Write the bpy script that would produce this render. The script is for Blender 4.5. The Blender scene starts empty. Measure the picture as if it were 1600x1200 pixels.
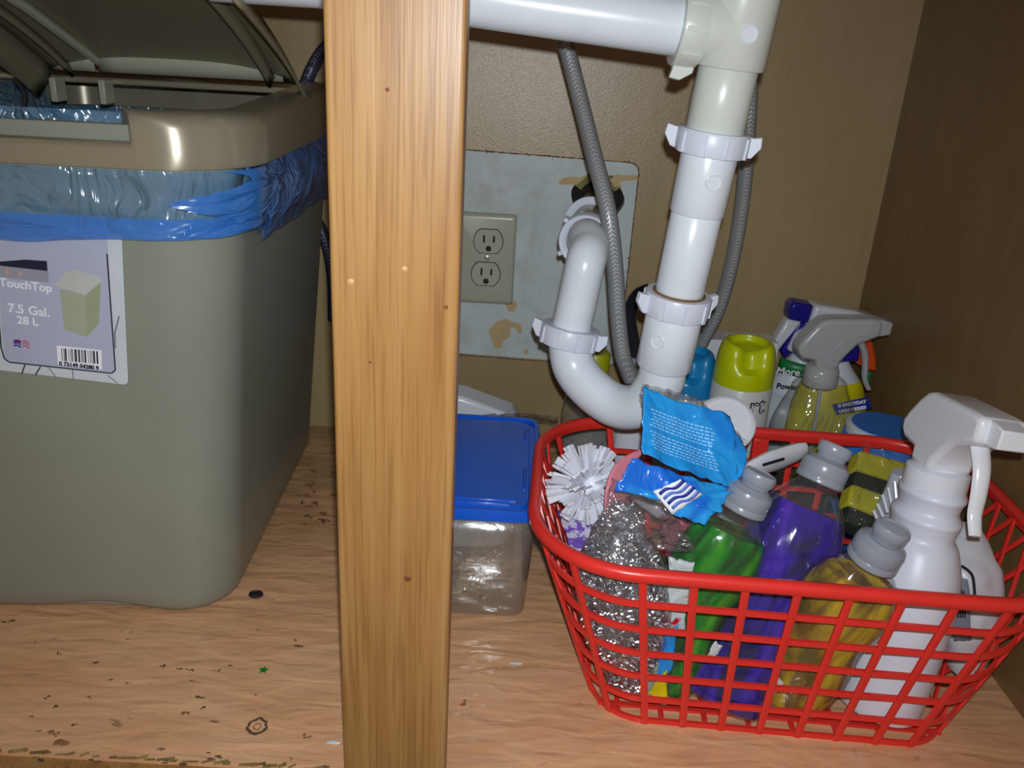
import bpy, bmesh, math, random
from math import sin, cos, pi, radians, sqrt, atan2
from mathutils import Vector, Matrix, noise as mnoise

# ---------------------------------------------------------------- camera, light, exposure
S = bpy.context.scene
COL = S.collection
FPX, CX, CY = 1305.0, 800.0, 600.0
PITCH = math.atan(0.395); ROLL = 0.0564
H = 0.463                                   # lens height above the cabinet floor
SP, CP = sin(PITCH), cos(PITCH); SR, CR = sin(ROLL), cos(ROLL)
cam_d = bpy.data.cameras.new('camera'); cam_d.sensor_width = 36.0
cam_d.lens = 36.0 * FPX / 1600.0; cam_d.clip_start = 0.02; cam_d.clip_end = 20
cam = bpy.data.objects.new('camera', cam_d); COL.objects.link(cam); S.camera = cam
R0 = Vector((1, 0, 0)); U0 = Vector((0, SP, CP)); F0 = Vector((0, CP, -SP))
cx_ = CR * R0 + SR * U0; cy_ = -SR * R0 + CR * U0; cz_ = -F0
m = Matrix((cx_, cy_, cz_)).transposed().to_4x4(); m.translation = Vector((0, 0, H)); cam.matrix_world = m

w = bpy.data.worlds.new('world'); S.world = w; w.use_nodes = True
w.node_tree.nodes['Background'].inputs[0].default_value = (1.0, 0.66, 0.45, 1)
w.node_tree.nodes['Background'].inputs[1].default_value = 0.2
def spot(name, loc, target, power, rad, ang, blend, col):
    d = bpy.data.lights.new(name, 'SPOT'); d.energy = power; d.shadow_soft_size = rad
    d.spot_size = radians(ang); d.spot_blend = blend; d.color = col
    o = bpy.data.objects.new(name, d); COL.objects.link(o); o.location = loc
    o.rotation_euler = (Vector(target) - Vector(loc)).to_track_quat('-Z', 'Y').to_euler()
    return o
spot('phone_flash', (0.004, 0.0, H + 0.024), (-0.03, 0.8, 0.05), 14.0, 0.0045, 116, 1.0, (0.88, 0.95, 1.0))
S.view_settings.view_transform = 'Standard'; S.view_settings.look = 'None'
S.view_settings.exposure = 0.0; S.view_settings.gamma = 1.0; S.view_settings.use_curve_mapping = False
S.cycles.use_denoising = True
S.cycles.max_bounces = 12; S.cycles.transparent_max_bounces = 24; S.cycles.caustics_reflective = False
S.cycles.sample_clamp_indirect = 10.0

# ---------------------------------------------------------------- geometry helpers
def ray(x, y):
    dx, dy = x - CX, y - CY
    u = dx * CR + dy * SR; v = -dx * SR + dy * CR
    return u, FPX * CP - v * SP, -(FPX * SP + v * CP)
def PY(x, y, Y):
    u, f, z = ray(x, y); k = Y / f
    return Vector((u * k, Y, H + z * k))
def PZ(x, y, Z):
    u, f, z = ray(x, y); k = (Z - H) / z
    return Vector((u * k, f * k, Z))
def catmull(pts, sub=6):
    pts = [Vector(p) for p in pts]
    P = [pts[0] * 2 - pts[1]] + pts + [pts[-1] * 2 - pts[-2]]
    out = []
    for i in range(1, len(P) - 2):
        a, b, c, d = P[i - 1:i + 3]
        for k in range(sub):
            t = k / sub
            out.append(0.5 * ((2 * b) + (c - a) * t + (2 * a - 5 * b + 4 * c - d) * t * t + (-a + 3 * b - 3 * c + d) * t ** 3))
    out.append(pts[-1]); return out
def bridge(bm, A, B, closed=True):
    n = len(A); r = range(n) if closed else range(n - 1)
    for i in r:
        j = (i + 1) % n
        try: bm.faces.new((A[i], A[j], B[j], B[i]))
        except ValueError: pass
def tube(bm, pts, rad, n=14, cap=True, closed=False, flat=1.0, up=None):
    pts = [Vector(p) for p in pts]; N = len(pts)
    rs = rad if isinstance(rad, (list, tuple)) else [rad] * N
    T = []
    for i in range(N):
        a = pts[(i - 1) % N] if (closed or i > 0) else pts[i]
        b = pts[(i + 1) % N] if (closed or i < N - 1) else pts[i]
        T.append((b - a).normalized())
    ref = Vector(up) if up else (Vector((0, 0, 1)) if abs(T[0].z) < .9 else Vector((1, 0, 0)))
    nrm = (ref - T[0] * ref.dot(T[0])).normalized(); rings = []
    for i in range(N):
        if up: nrm = Vector(up)
        nrm = (nrm - T[i] * nrm.dot(T[i])).normalized(); bi = T[i].cross(nrm)
        rings.append([bm.verts.new(pts[i] + (nrm * cos(2 * pi * k / n) + bi * sin(2 * pi * k / n) * flat) * rs[i]) for k in range(n)])
    for i in range(N - 1): bridge(bm, rings[i], rings[i + 1])
    if closed: bridge(bm, rings[-1], rings[0])
    elif cap:
        bm.faces.new(rings[0][::-1]); bm.faces.new(rings[-1])
    return rings
def frame_of(axis, x=None):
    z = Vector(axis).normalized(); x = Vector(x) if x else Vector((1, 0, 0))
    x = (x - z * x.dot(z)).normalized(); y = z.cross(x)
    return Matrix((x, y, z)).transposed().to_4x4()
def lathe(bm, prof, n=32, M=None, sx=1.0, sy=1.0, cap0=True, cap1=True, expo=2.0, off=(0, 0)):
    M = M or Matrix(); rings = []
    for r, z in prof:
        ring = []
        for k in range(n):
            a = 2 * pi * k / n; c, s = cos(a), sin(a)
            if expo != 2.0:
                q = (abs(c) ** expo + abs(s) ** expo) ** (-1 / expo); c *= q; s *= q
            ring.append(bm.verts.new(M @ Vector((c * r * sx + off[0], s * r * sy + off[1], z))))
        rings.append(ring)
    for i in range(len(rings) - 1): bridge(bm, rings[i], rings[i + 1])
    if cap0: bm.faces.new(rings[0][::-1])
    if cap1: bm.faces.new(rings[-1])
    return rings
def box(bm, c, s, M=None):
    M = M or Matrix(); c = Vector(c)
    v = [bm.verts.new(M @ (c + Vector((x * s[0] / 2, y * s[1] / 2, z * s[2] / 2)))) for x in (-1, 1) for y in (-1, 1) for z in (-1, 1)]
    for f in ((0, 1, 3, 2), (4, 6, 7, 5), (0, 4, 5, 1), (2, 3, 7, 6), (0, 2, 6, 4), (1, 5, 7, 3)): bm.faces.new([v[i] for i in f])
def prism(bm, poly, y0, y1, M=None):
    """2-D outline (x,z) extruded along y"""
    M = M or Matrix()
    A = [bm.verts.new(M @ Vector((x, y0, z))) for x, z in poly]; B = [bm.verts.new(M @ Vector((x, y1, z))) for x, z in poly]
    bridge(bm, A, B); bm.faces.new(A[::-1]); bm.faces.new(B)
def rrect(a, b, r, n=8, x0=0, y0=0):
    """rounded rectangle, counter-clockwise from front-left; returns (x,y)"""
    out = []
    for cx, cy, a0 in ((-a + r, -b + r, pi), (a - r, -b + r, 1.5 * pi), (a - r, b - r, 0), (-a + r, b - r, .5 * pi)):
        for k in range(n + 1):
            t = a0 + pi / 2 * k / n; out.append((x0 + cx + r * cos(t), y0 + cy + r * sin(t)))
    return out
def grid(bm, fn, nu, nv, closed_u=False):
    V = [[bm.verts.new(fn(i / nu, j / nv)) for i in range(nu + (0 if closed_u else 1))] for j in range(nv + 1)]
    for j in range(nv): bridge(bm, V[j], V[j + 1], closed_u)
    return V
def nz(p, s, seed=0.0): return mnoise.noise(Vector(p) * s + Vector((seed, seed * 1.7, seed * .3)))
def ridg(p, s, seed=0.0): return 1 - 2 * abs(nz(p, s, seed))

def obj(name, bm, mat, parent=None, smooth=True, world=False, bevel=0, seg=2, subsurf=0, solid=0, sharp=40):
    if world and parent is not None: bm.transform(parent['_inv'] if '_inv' in parent else Matrix.Translation(-parent.location))
    bmesh.ops.recalc_face_normals(bm, faces=bm.faces)
    me = bpy.data.meshes.new(name); bm.to_mesh(me); bm.free()
    me.materials.append(mat)
    o = bpy.data.objects.new(name, me); COL.objects.link(o); o.parent = parent
    if smooth:
        me.shade_smooth()
        if not subsurf and hasattr(me, 'set_sharp_from_angle'): me.set_sharp_from_angle(angle=radians(sharp))
    if solid:
        md = o.modifiers.new('solid', 'SOLIDIFY'); md.thickness = solid; md.offset = 0
    if bevel:
        md = o.modifiers.new('bevel', 'BEVEL'); md.width = bevel; md.segments = seg; md.limit_method = 'ANGLE'; md.angle_limit = radians(35)
    if subsurf:
        md = o.modifiers.new('sub', 'SUBSURF'); md.levels = md.render_levels = subsurf
    return o
class B:
    """bmesh scope"""
    def __new__(cls): return bmesh.new()
def tag(o, label=None, cat=None, group=None, kind=None):
    if label: o['label'] = label
    if cat: o['category'] = cat
    if group: o['group'] = group
    if kind: o['kind'] = kind
    return o
_inv = {}
def thing(name, label, cat, loc=(0, 0, 0), M=None, group=None):
    o = bpy.data.objects.new(name, None); COL.objects.link(o); o.empty_display_size = .02
    o.matrix_world = M if M is not None else Matrix.Translation(Vector(loc))
    return tag(o, label, cat, group)
def wobj(name, bm, mat, parent, **k):
    """bm given in world coordinates, parent may be rotated"""
    bm.transform(parent.matrix_world.inverted()); return obj(name, bm, mat, parent, **k)

# ---------------------------------------------------------------- materials
def srgb(c):
    return tuple((x / 255 / 12.92 if x / 255 <= .04045 else ((x / 255 + .055) / 1.055) ** 2.4) for x in c) + (1,)
class NT:
    def __init__(s, name):
        s.m = bpy.data.materials.new(name); s.m.use_nodes = True; s.t = s.m.node_tree; s.t.nodes.clear()
        s.out = s.n('ShaderNodeOutputMaterial')
    def n(s, t, **k):
        x = s.t.nodes.new(t)
        for a, b in k.items(): setattr(x, a, b)
        return x
    def l(s, a, b): s.t.links.new(a, b)
    def coord(s, scale=(1, 1, 1), rot=(0, 0, 0), kind='Object'):
        c = s.n('ShaderNodeTexCoord'); mp = s.n('ShaderNodeMapping'); s.l(c.outputs[kind], mp.inputs[0])
        mp.inputs['Scale'].default_value = scale; mp.inputs['Rotation'].default_value = rot; return mp.outputs[0]
    def noise(s, v, scale, detail=4, rough=.55, dist=0):
        x = s.n('ShaderNodeTexNoise'); s.l(v, x.inputs['Vector']); x.inputs['Scale'].default_value = scale
        x.inputs['Detail'].default_value = detail; x.inputs['Roughness'].default_value = rough; x.inputs['Distortion'].default_value = dist
        return x.outputs['Fac']
    def ramp(s, f, stops):
        x = s.n('ShaderNodeValToRGB'); s.l(f, x.inputs[0]); e = x.color_ramp.elements
        while len(e) < len(stops): e.new(.5)
        for i, (p, c) in enumerate(stops):
            e[i].position = p; e[i].color = c if len(c) == 4 else tuple(c) + (1,)
        return x.outputs[0]
    def mix(s, f, a, b, mode='MIX'):
        x = s.n('ShaderNodeMix', data_type='RGBA', blend_type=mode)
        for sock, v in ((x.inputs[0], f), (x.inputs[6], a), (x.inputs[7], b)):
            if isinstance(v, (int, float, tuple)): sock.default_value = v
            else: s.l(v, sock)
        return x.outputs[2]
    def bump(s, h, strength=.3, dist=.001, normal=None):
        x = s.n('ShaderNodeBump'); s.l(h, x.inputs['Height']); x.inputs['Strength'].default_value = strength; x.inputs['Distance'].default_value = dist
        if normal: s.l(normal, x.inputs['Normal'])
        return x.outputs[0]
    def bsdf(s, col=None, rough=.5, normal=None, **k):
        p = s.n('ShaderNodeBsdfPrincipled')
        if col is not None:
            if isinstance(col, tuple): p.inputs['Base Color'].default_value = col
            else: s.l(col, p.inputs['Base Color'])
        if isinstance(rough, (int, float)): p.inputs['Roughness'].default_value = rough
        else: s.l(rough, p.inputs['Roughness'])
        if normal: s.l(normal, p.inputs['Normal'])
        for a, b in k.items():
            nm = {'metal': 'Metallic', 'ior': 'IOR', 'trans': 'Transmission Weight', 'coat': 'Coat Weight', 'sss': 'Subsurface Weight', 'alpha': 'Alpha', 'spec': 'Specular IOR Level', 'coatr': 'Coat Roughness', 'sheen': 'Sheen Weight'}[a]
            if isinstance(b, (int, float)): p.inputs[nm].default_value = b
            else: s.l(b, p.inputs[nm])
        if k.get('sss'): p.inputs['Subsurface Radius'].default_value = (.01, .01, .01); p.inputs['Subsurface Scale'].default_value = .5
        s.l(p.outputs[0], s.out.inputs[0]); return p
def plain(name, c, rough=.4, var=.06, bump=.0, bscale=300, vscale=25, **k):
    t = NT(name); v = t.coord(); c = srgb(c)
    lo = tuple(x * (1 - var) for x in c[:3]) + (1,); hi = tuple(min(1, x * (1 + var)) for x in c[:3]) + (1,)
    col = t.ramp(t.noise(v, vscale), [(.3, lo), (.7, hi)])
    nrm = t.bump(t.noise(v, bscale, 3), bump, .0006) if bump else None
    t.bsdf(col, rough, nrm, **k); return t.m
def film(name, c, alpha, rough=.12, bump=.8, bscale=60, dist=.004, gloss=1.0, tint=.8, stretch=(1, 1, 1)):
    """thin crumpled plastic film: part see-through, part coloured, glossy creases"""
    t = NT(name); v = t.coord(stretch)
    a = t.noise(v, bscale, 3, .5, 1.2)
    r = t.n('ShaderNodeMath', operation='ABSOLUTE'); s2 = t.n('ShaderNodeMath', operation='SUBTRACT'); t.l(a, s2.inputs[0]); s2.inputs[1].default_value = .5; t.l(s2.outputs[0], r.inputs[0])
    nrm = t.bump(r.outputs[0], bump, dist)
    p = t.bsdf(srgb(c), rough, nrm, spec=min(1, .5 * gloss))
    tr = t.n('ShaderNodeBsdfTransparent'); tr.inputs[0].default_value = tuple(tint + (1 - tint) * x for x in srgb(c)[:3]) + (1,)
    mx = t.n('ShaderNodeMixShader'); g = t.n('ShaderNodeBsdfGlossy'); g.inputs['Roughness'].default_value = rough; t.l(nrm, g.inputs['Normal'])
    mx.inputs[0].default_value = alpha
    t.l(tr.outputs[0], mx.inputs[1]); t.l(p.outputs[0], mx.inputs[2])
    lw = t.n('ShaderNodeLayerWeight'); lw.inputs[0].default_value = .5; t.l(nrm, lw.inputs['Normal'])
    pw = t.n('ShaderNodeMath', operation='POWER'); t.l(lw.outputs['Facing'], pw.inputs[0]); pw.inputs[1].default_value = 4
    fr = t.n('ShaderNodeMapRange'); t.l(pw.outputs[0], fr.inputs[0]); fr.inputs[3].default_value = .06 * gloss; fr.inputs[4].default_value = .7
    m2 = t.n('ShaderNodeMixShader'); t.l(fr.outputs[0], m2.inputs[0]); t.l(mx.outputs[0], m2.inputs[1]); t.l(g.outputs[0], m2.inputs[2])
    t.l(m2.outputs[0], t.out.inputs[0]); return t.m
def liquid(name, c, glow, rough=.04, mixd=.5):
    """coloured soap: clear refraction with a cloudy share, its shade and highlights painted in"""
    t = NT(name); v = t.coord((1, 1, .5))
    nrm = t.bump(t.noise(v, 34, 2, .5, 1), .8, .008)
    p = t.bsdf(srgb(c), rough, nrm, trans=.9, ior=1.14)
    d = t.n('ShaderNodeBsdfPrincipled'); t.l(t.ramp(t.noise(v, 22, 2, .5, 1.5), [(.40, tuple(.14 * x for x in srgb(c)[:3]) + (1,)), (.52, srgb(c)), (.68, srgb(glow))]), d.inputs['Base Color']); d.inputs['Roughness'].default_value = .1  # dark and bright stops paint the liquid's shade and highlights into its colour
    t.l(nrm, d.inputs['Normal'])
    mx = t.n('ShaderNodeMixShader'); mx.inputs[0].default_value = mixd; t.l(p.outputs[0], mx.inputs[1]); t.l(d.outputs[0], mx.inputs[2]); t.l(mx.outputs[0], t.out.inputs[0]); return t.m
def shell(name, c, alpha=.12, rough=.05, bump=0.2, bscale=40):
    return film(name, c, alpha, rough, bump, bscale, .003, 1, .97)

M = {}
def wood_mat():
    t = NT('varnished_wood'); v = t.coord((1, 1, .05))
    a = t.noise(v, 55, 5, .6, .6)
    col = t.ramp(a, [(.25, srgb((124, 84, 42))), (.42, srgb((146, 106, 58))), (.62, srgb((160, 121, 72))), (.85, srgb((176, 142, 98)))])
    f = t.noise(t.coord((1, 1, .022)), 420, 3, .6)
    fine = t.ramp(f, [(.36, (.55, .45, .34)), (.5, (1, 1, 1))])
    col = t.mix(.55, col, fine, 'MULTIPLY')
    b = t.noise(t.coord((1, 1, .35), kind='Object'), 9, 3, .5, .5)
    col = t.mix(t.ramp(b, [(.5, (0, 0, 0)), (.72, (.55, .55, .55))]), col, srgb((138, 84, 42)))
    t.bsdf(col, .38, t.bump(f, .25, .0005), spec=.4, coat=.08, coatr=.35); return t.m
M['wood'] = wood_mat()
def panel_mat(name, base, dark, rough=.42, zs=.15, bump=.35):
    t = NT(name); v = t.coord((1, 1, zs))
    col = t.ramp(t.noise(v, 45, 4, .6, .4), [(.3, srgb(dark)), (.7, srgb(base))])
    n2 = t.noise(t.coord(), 5, 3)
    col = t.mix(t.ramp(n2, [(.35, (.0, .0, .0)), (.75, (.35, .35, .35))]), col, srgb(tuple(int(q * .82) for q in base)))
    g = t.noise(t.coord(), 750, 2, .6)
    t.bsdf(col, rough, t.bump(g, bump, .0008), spec=.65); return t.m
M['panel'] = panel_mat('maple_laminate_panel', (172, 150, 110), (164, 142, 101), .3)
M['panel_side_shaded'] = panel_mat('maple_side_panel_shaded', (138, 110, 68), (126, 98, 60))  # darker copy of the back panel; side-wall shade is put into the colour
def floor_mat():
    t = NT('worn_laminate_floor'); v = t.coord((.7, 1.3, 1))
    a = t.noise(v, 14, 4, .55, .4)
    col = t.ramp(a, [(.25, srgb((206, 154, 112))), (.5, srgb((216, 166, 124))), (.8, srgb((224, 178, 136)))])
    col = t.mix(.2, col, t.ramp(t.noise(t.coord((.6, 2.0, 1)), 50, 3, .6, .3), [(.3, (.84, .78, .7)), (.55, (1, 1, 1))]), 'MULTIPLY')
    # damp greenish patch towards the back left, as the place has it
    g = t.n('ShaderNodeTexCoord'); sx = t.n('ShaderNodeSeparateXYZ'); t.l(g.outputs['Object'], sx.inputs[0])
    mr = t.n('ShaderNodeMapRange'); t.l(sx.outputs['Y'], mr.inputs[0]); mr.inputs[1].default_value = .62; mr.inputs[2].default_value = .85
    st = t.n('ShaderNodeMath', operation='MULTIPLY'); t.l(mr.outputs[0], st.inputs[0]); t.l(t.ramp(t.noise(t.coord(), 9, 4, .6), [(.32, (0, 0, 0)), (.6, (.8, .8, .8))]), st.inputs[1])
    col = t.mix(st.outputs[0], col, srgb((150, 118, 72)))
    m1 = t.noise(t.coord((.8, 1.3, 1)), 48, 4, .7, .5)
    mask = t.n('ShaderNodeMath', operation='MULTIPLY'); t.l(t.ramp(m1, [(.66, (0, 0, 0)), (.72, (.75, .75, .75))]), mask.inputs[0]); t.l(t.ramp(t.noise(t.coord(), 6, 2), [(.42, (0, 0, 0)), (.6, (1, 1, 1))]), mask.inputs[1])
    col = t.mix(mask.outputs[0], col, srgb((84, 70, 52)))
    h = t.noise(t.coord((.75, 2.4, 1)), 30, 2, .45, .4)
    n1 = t.bump(h, .5, .006); n2 = t.bump(t.noise(t.coord(), 500, 2), .15, .0006, n1)
    t.bsdf(col, .15, n2, spec=.6); return t.m
M['floor'] = floor_mat()
def wallpaint():
    t = NT('stained_white_drywall'); v = t.coord()
    col = t.ramp(t.noise(v, 14, 5, .65, .5), [(.25, srgb((168, 176, 168))), (.5, srgb((196, 206, 206))), (.8, srgb((206, 218, 222)))])
    col = t.mix(t.ramp(t.noise(t.coord((1, 1, .5)), 40, 4, .7), [(.6, (0, 0, 0)), (.75, (.35, .35, .35))]), col, srgb((170, 160, 130)))
    t.bsdf(col, .5, t.bump(t.noise(v, 200, 3), .2, .0008)); return t.m
M['drywall'] = wallpaint()
M['torn'] = plain('torn_brown_board', (196, 172, 128), .8, .1, .4)
M['dark'] = plain('dark_gap', (30, 24, 18), .9)
M['burr'] = plain('rough_cut_edge', (118, 80, 48), .9, .2, .5)
M['pvc'] = plain('white_pvc', (222, 230, 238), .28, .03, .04, 120, spec=.5)
M['pvc2'] = plain('cream_pvc', (208, 214, 206), .3, .03, .04, 120, spec=.5)
M['nut'] = plain('white_plastic_nut', (212, 218, 232), .35, .03, .05, 150)
M['grime'] = plain('brown_grime', (120, 90, 50), .8, .3)
M['outlet'] = plain('ivory_outlet_plastic', (176, 178, 158), .3, .04, .05)
M['slot'] = plain('outlet_slot_dark', (24, 22, 18), .7)
M['steel'] = plain('metal_screw', (160, 160, 150), .35, metal=.8)
def can_mat():
    t = NT('olive_grey_bin_plastic'); v = t.coord()
    col = t.ramp(t.noise(v, 7, 3), [(.3, srgb((131, 136, 124))), (.7, srgb((140, 145, 132)))])
    col = t.mix(t.ramp(t.noise(v, 95, 3, .7), [(.72, (0, 0, 0)), (.78, (.4, .4, .4))]), col, srgb((190, 186, 168)))
    t.bsdf(col, .36, t.bump(t.noise(v, 600, 2), .1, .0004), spec=.45); return t.m
M['can'] = can_mat()
def rimmat():
    t = NT('pearly_taupe_rim'); p = t.bsdf(srgb((158, 151, 130)), .32, None, metal=.35, spec=.6); p.inputs['Anisotropic'].default_value = .9; p.inputs['Anisotropic Rotation'].default_value = .25
    tg = t.n('ShaderNodeTangent', direction_type='RADIAL', axis='Z'); t.l(tg.outputs[0], p.inputs['Tangent']); return t.m
M['rim'] = rimmat()
M['lid'] = plain('taupe_lid_plastic', (140, 134, 108), .36, .05, .05, 300, metal=.1)
M['lidin'] = plain('lit_lid_flange', (176, 176, 156), .35, .04)  # paler than the lid; flash light on the flange is put into the colour
M['bag'] = film('blue_bin_bag_film', (110, 178, 226), .34, .16, 1.0, 24, .02, 2.5, .8, stretch=(1, 1, .6))
M['bag2'] = film('blue_bin_bag_fold', (60, 142, 236), .62, .2, 1.0, 22, .01, 1.5, .5, stretch=(.5, .5, 1.6))
def braid(name, c1, c2, sc=900):
    t = NT(name); v = t.coord()
    wv = t.n('ShaderNodeTexVoronoi'); t.l(v, wv.inputs[0]); wv.inputs['Scale'].default_value = sc
    t.bsdf(t.ramp(wv.outputs[0], [(.2, srgb(c1)), (.6, srgb(c2))]), .4, t.bump(wv.outputs[0], .6, .0008), metal=.15); return t.m
M['hose'] = plain('grey_vinyl_hose', (132, 134, 136), .3, .05, .1, 500)
M['hosebraid'] = plain('silver_braid_strand', (214, 216, 220), .3, metal=.3)
M['hosedark'] = plain('dark_navy_hose', (52, 54, 74), .4, .08, .2, 600)
M['hosedarkb'] = plain('pale_braid_strand', (150, 152, 176), .4)
M['black'] = plain('black_rubber', (44, 44, 52), .22, spec=.7)
M['red'] = plain('red_plastic', (222, 50, 42), .32, .05, .06, 150, spec=.45)
M['lidblue'] = plain('royal_blue_lid_plastic', (20, 92, 210), .2, .06, .12, 60)
M['clearbox'] = film('clear_box_plastic', (186, 184, 176), .2, .08, .2, 20, .003, 3, .97)
M['paper'] = plain('white_paper', (206, 208, 206), .6, .04, .2)
M['white'] = plain('glossy_white_plastic', (218, 220, 228), .25, .02, .03)
M['whitem'] = plain('white_bottle_plastic', (214, 218, 230), .38, .02, .03, sss=.1)
M['bristle'] = plain('white_nylon_bristle', (224, 226, 236), .4)
M['frost'] = NT('frosted_trigger_plastic').m
def frost(name, c, alpha):
    t = NT(name); v = t.coord(); p = t.bsdf(srgb(c), .25, t.bump(t.noise(v, 90, 2), .15, .001))
    tr = t.n('ShaderNodeBsdfTransparent'); mx = t.n('ShaderNodeMixShader'); mx.inputs[0].default_value = alpha
    t.l(tr.outputs[0], mx.inputs[1]); t.l(p.outputs[0], mx.inputs[2]); t.l(mx.outputs[0], t.out.inputs[0]); return t.m
M['frost'] = frost('frosted_trigger', (190, 194, 196), .62)
M['frost2'] = frost('milky_trigger', (228, 230, 236), .94)
M['capgrey'] = frost('grey_translucent_cap', (160, 167, 178), .74)
M['clear'] = shell('clear_bottle_plastic', (200, 205, 196), .05, .05, .7, 45)
M['soapshell'] = shell('soap_bottle_plastic', (200, 205, 210), .04, .05, .2, 30)
M['green'] = liquid('green_dish_soap', (4, 165, 12), (120, 226, 16))
M['purple'] = liquid('purple_dish_soap', (58, 12, 190), (112, 52, 240))
M['yellow'] = liquid('yellow_dish_soap', (238, 196, 0), (255, 232, 30))
M['brown'] = liquid('dark_brown_cleaner', (60, 40, 20), (90, 60, 30))
M['ycap'] = plain('yellow_green_cap', (184, 196, 6), .3, .05)
M['bcap'] = plain('blue_spray_cap', (20, 130, 190), .35, .05)
M['can_white'] = plain('white_aerosol_can', (200, 204, 200), .3)
M['navy'] = plain('navy_plastic', (34, 28, 140), .3)
M['orange'] = plain('orange_plastic', (214, 78, 28), .35)
M['ylabel'] = plain('lemon_yellow_label', (206, 196, 10), .4, .25, vscale=40)
M['ink'] = plain('black_ink', (20, 22, 40), .5)
M['inkw'] = plain('white_ink', (232, 236, 244), .5)
M['inkb'] = plain('navy_ink', (24, 40, 140), .5)
M['glabel'] = plain('green_label', (24, 120, 60), .4)
M['lime'] = plain('lime_green_box', (130, 190, 40), .4, .1)
M['tubblue'] = plain('mid_blue_tub_label', (44, 120, 210), .35)
M['label'] = plain('pale_blue_grey_label', (172, 180, 204), .35, .03)
M['labelw'] = plain('pale_label_margin', (196, 206, 214), .35, .04)
M['flagr'] = plain('flag_red', (190, 40, 60), .5)
M['navyp'] = plain('label_navy_band', (28, 34, 60), .4)
M['greyp'] = plain('label_grey_band', (150, 154, 170), .4)
M['skin'] = plain('label_dot_tan', (190, 160, 150), .4)
M['pink'] = plain('pink_cloth', (206, 120, 136), .6, .08, .3)
M['pinkf'] = film('pink_wrapper_film', (170, 92, 110), .6, .14, 1, 45, .006)
M['filmc'] = film('clear_crinkled_film', (190, 188, 194), .07, .12, 1.2, 42, .01, 1.5, .95)
M['scour'] = plain('silver_scouring_core', (84, 86, 90), .4, .3, .8, 200, metal=.6)
t_ = NT('silver_scouring_metal'); t_.bsdf(srgb((240, 243, 250)), .26, metal=1.0); M['glit'] = t_.m
def printed(name, base, spots, sc, th=.5, stretch=(1, 1, 1)):
    t = NT(name); v = t.coord(stretch); c = srgb(base)
    n = t.noise(v, sc, 3, .6, .6)
    t.bsdf(t.ramp(n, [(th - .03, c), (th + .03, srgb(spots))]), .22, t.bump(t.noise(t.coord(), 45, 3, .5, 1), .8, .006)); return t.m
M['headblue'] = printed('sky_blue_printed_wrapper', (34, 150, 226), (22, 128, 214), 9)
M['headdeep'] = printed('deep_blue_printed_wrapper', (28, 110, 214), (40, 156, 230), 14)
M['purplepk'] = printed('purple_white_packet', (116, 84, 180), (200, 196, 216), 90)
M['rwpk'] = printed('red_white_packet', (196, 206, 208), (190, 30, 40), 36, .55)
M['sponge'] = plain('yellow_green_sponge', (176, 168, 30), .9, .2, .8, 400)
M['scrub'] = plain('dark_green_scrub_layer', (16, 30, 14), .95, .3, 1, 500)
M['bagwhite'] = plain('white_plastic_bag', (200, 202, 208), .35, .05, .8, 60)
M['bagrey'] = plain('grey_bag_panel', (128, 134, 152), .4)
M['confetti'] = plain('green_foil', (20, 150, 60), .3, metal=.4)
M['stain'] = plain('dark_floor_stain', (92, 72, 50), .8, .3, vscale=200)
M['stain2'] = plain('brown_floor_stain', (140, 98, 60), .7, .25, vscale=200)
M['railedge'] = plain('mouldy_board_edge', (120, 100, 50), .8, .6, .5, vscale=60)
M['pebble'] = plain('black_scuffed_disc', (34, 26, 28), .6, .3)
M['copper'] = plain('brass_pipe', (130, 124, 96), .3, metal=.7)

def text_bm(s, size, bold=0.0, depth=0.0002):
    cu = bpy.data.curves.new('t', 'FONT'); cu.body = s; cu.size = size; cu.align_x = 'CENTER'; cu.align_y = 'CENTER'
    cu.offset = bold; cu.resolution_u = 3; cu.extrude = depth / 2
    o = bpy.data.objects.new('t', cu); COL.objects.link(o); bpy.context.view_layer.update()
    dg = bpy.context.evaluated_depsgraph_get(); me = bpy.data.meshes.new_from_object(o.evaluated_get(dg))
    bm = bmesh.new(); bm.from_mesh(me); bpy.data.objects.remove(o); bpy.data.meshes.remove(me); bpy.data.curves.remove(cu)
    return bm
def wrap(bm, r, ang, z, sy=1.0, tilt=0.0):
    """flat text (x,y,thickness z) onto an upright cylinder; ang is the facing direction"""
    bmesh.ops.subdivide_edges(bm, edges=[e for e in bm.edges if e.calc_length() > .004], cuts=2)
    for v in bm.verts:
        x, y, t = v.co; x, y = x * cos(tilt) - y * sin(tilt), x * sin(tilt) + y * cos(tilt)
        a = ang + x / r; rr = r + .0004 + t
        v.co = Vector((rr * cos(a), rr * sin(a) * sy, z + y))
    return bm

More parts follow.
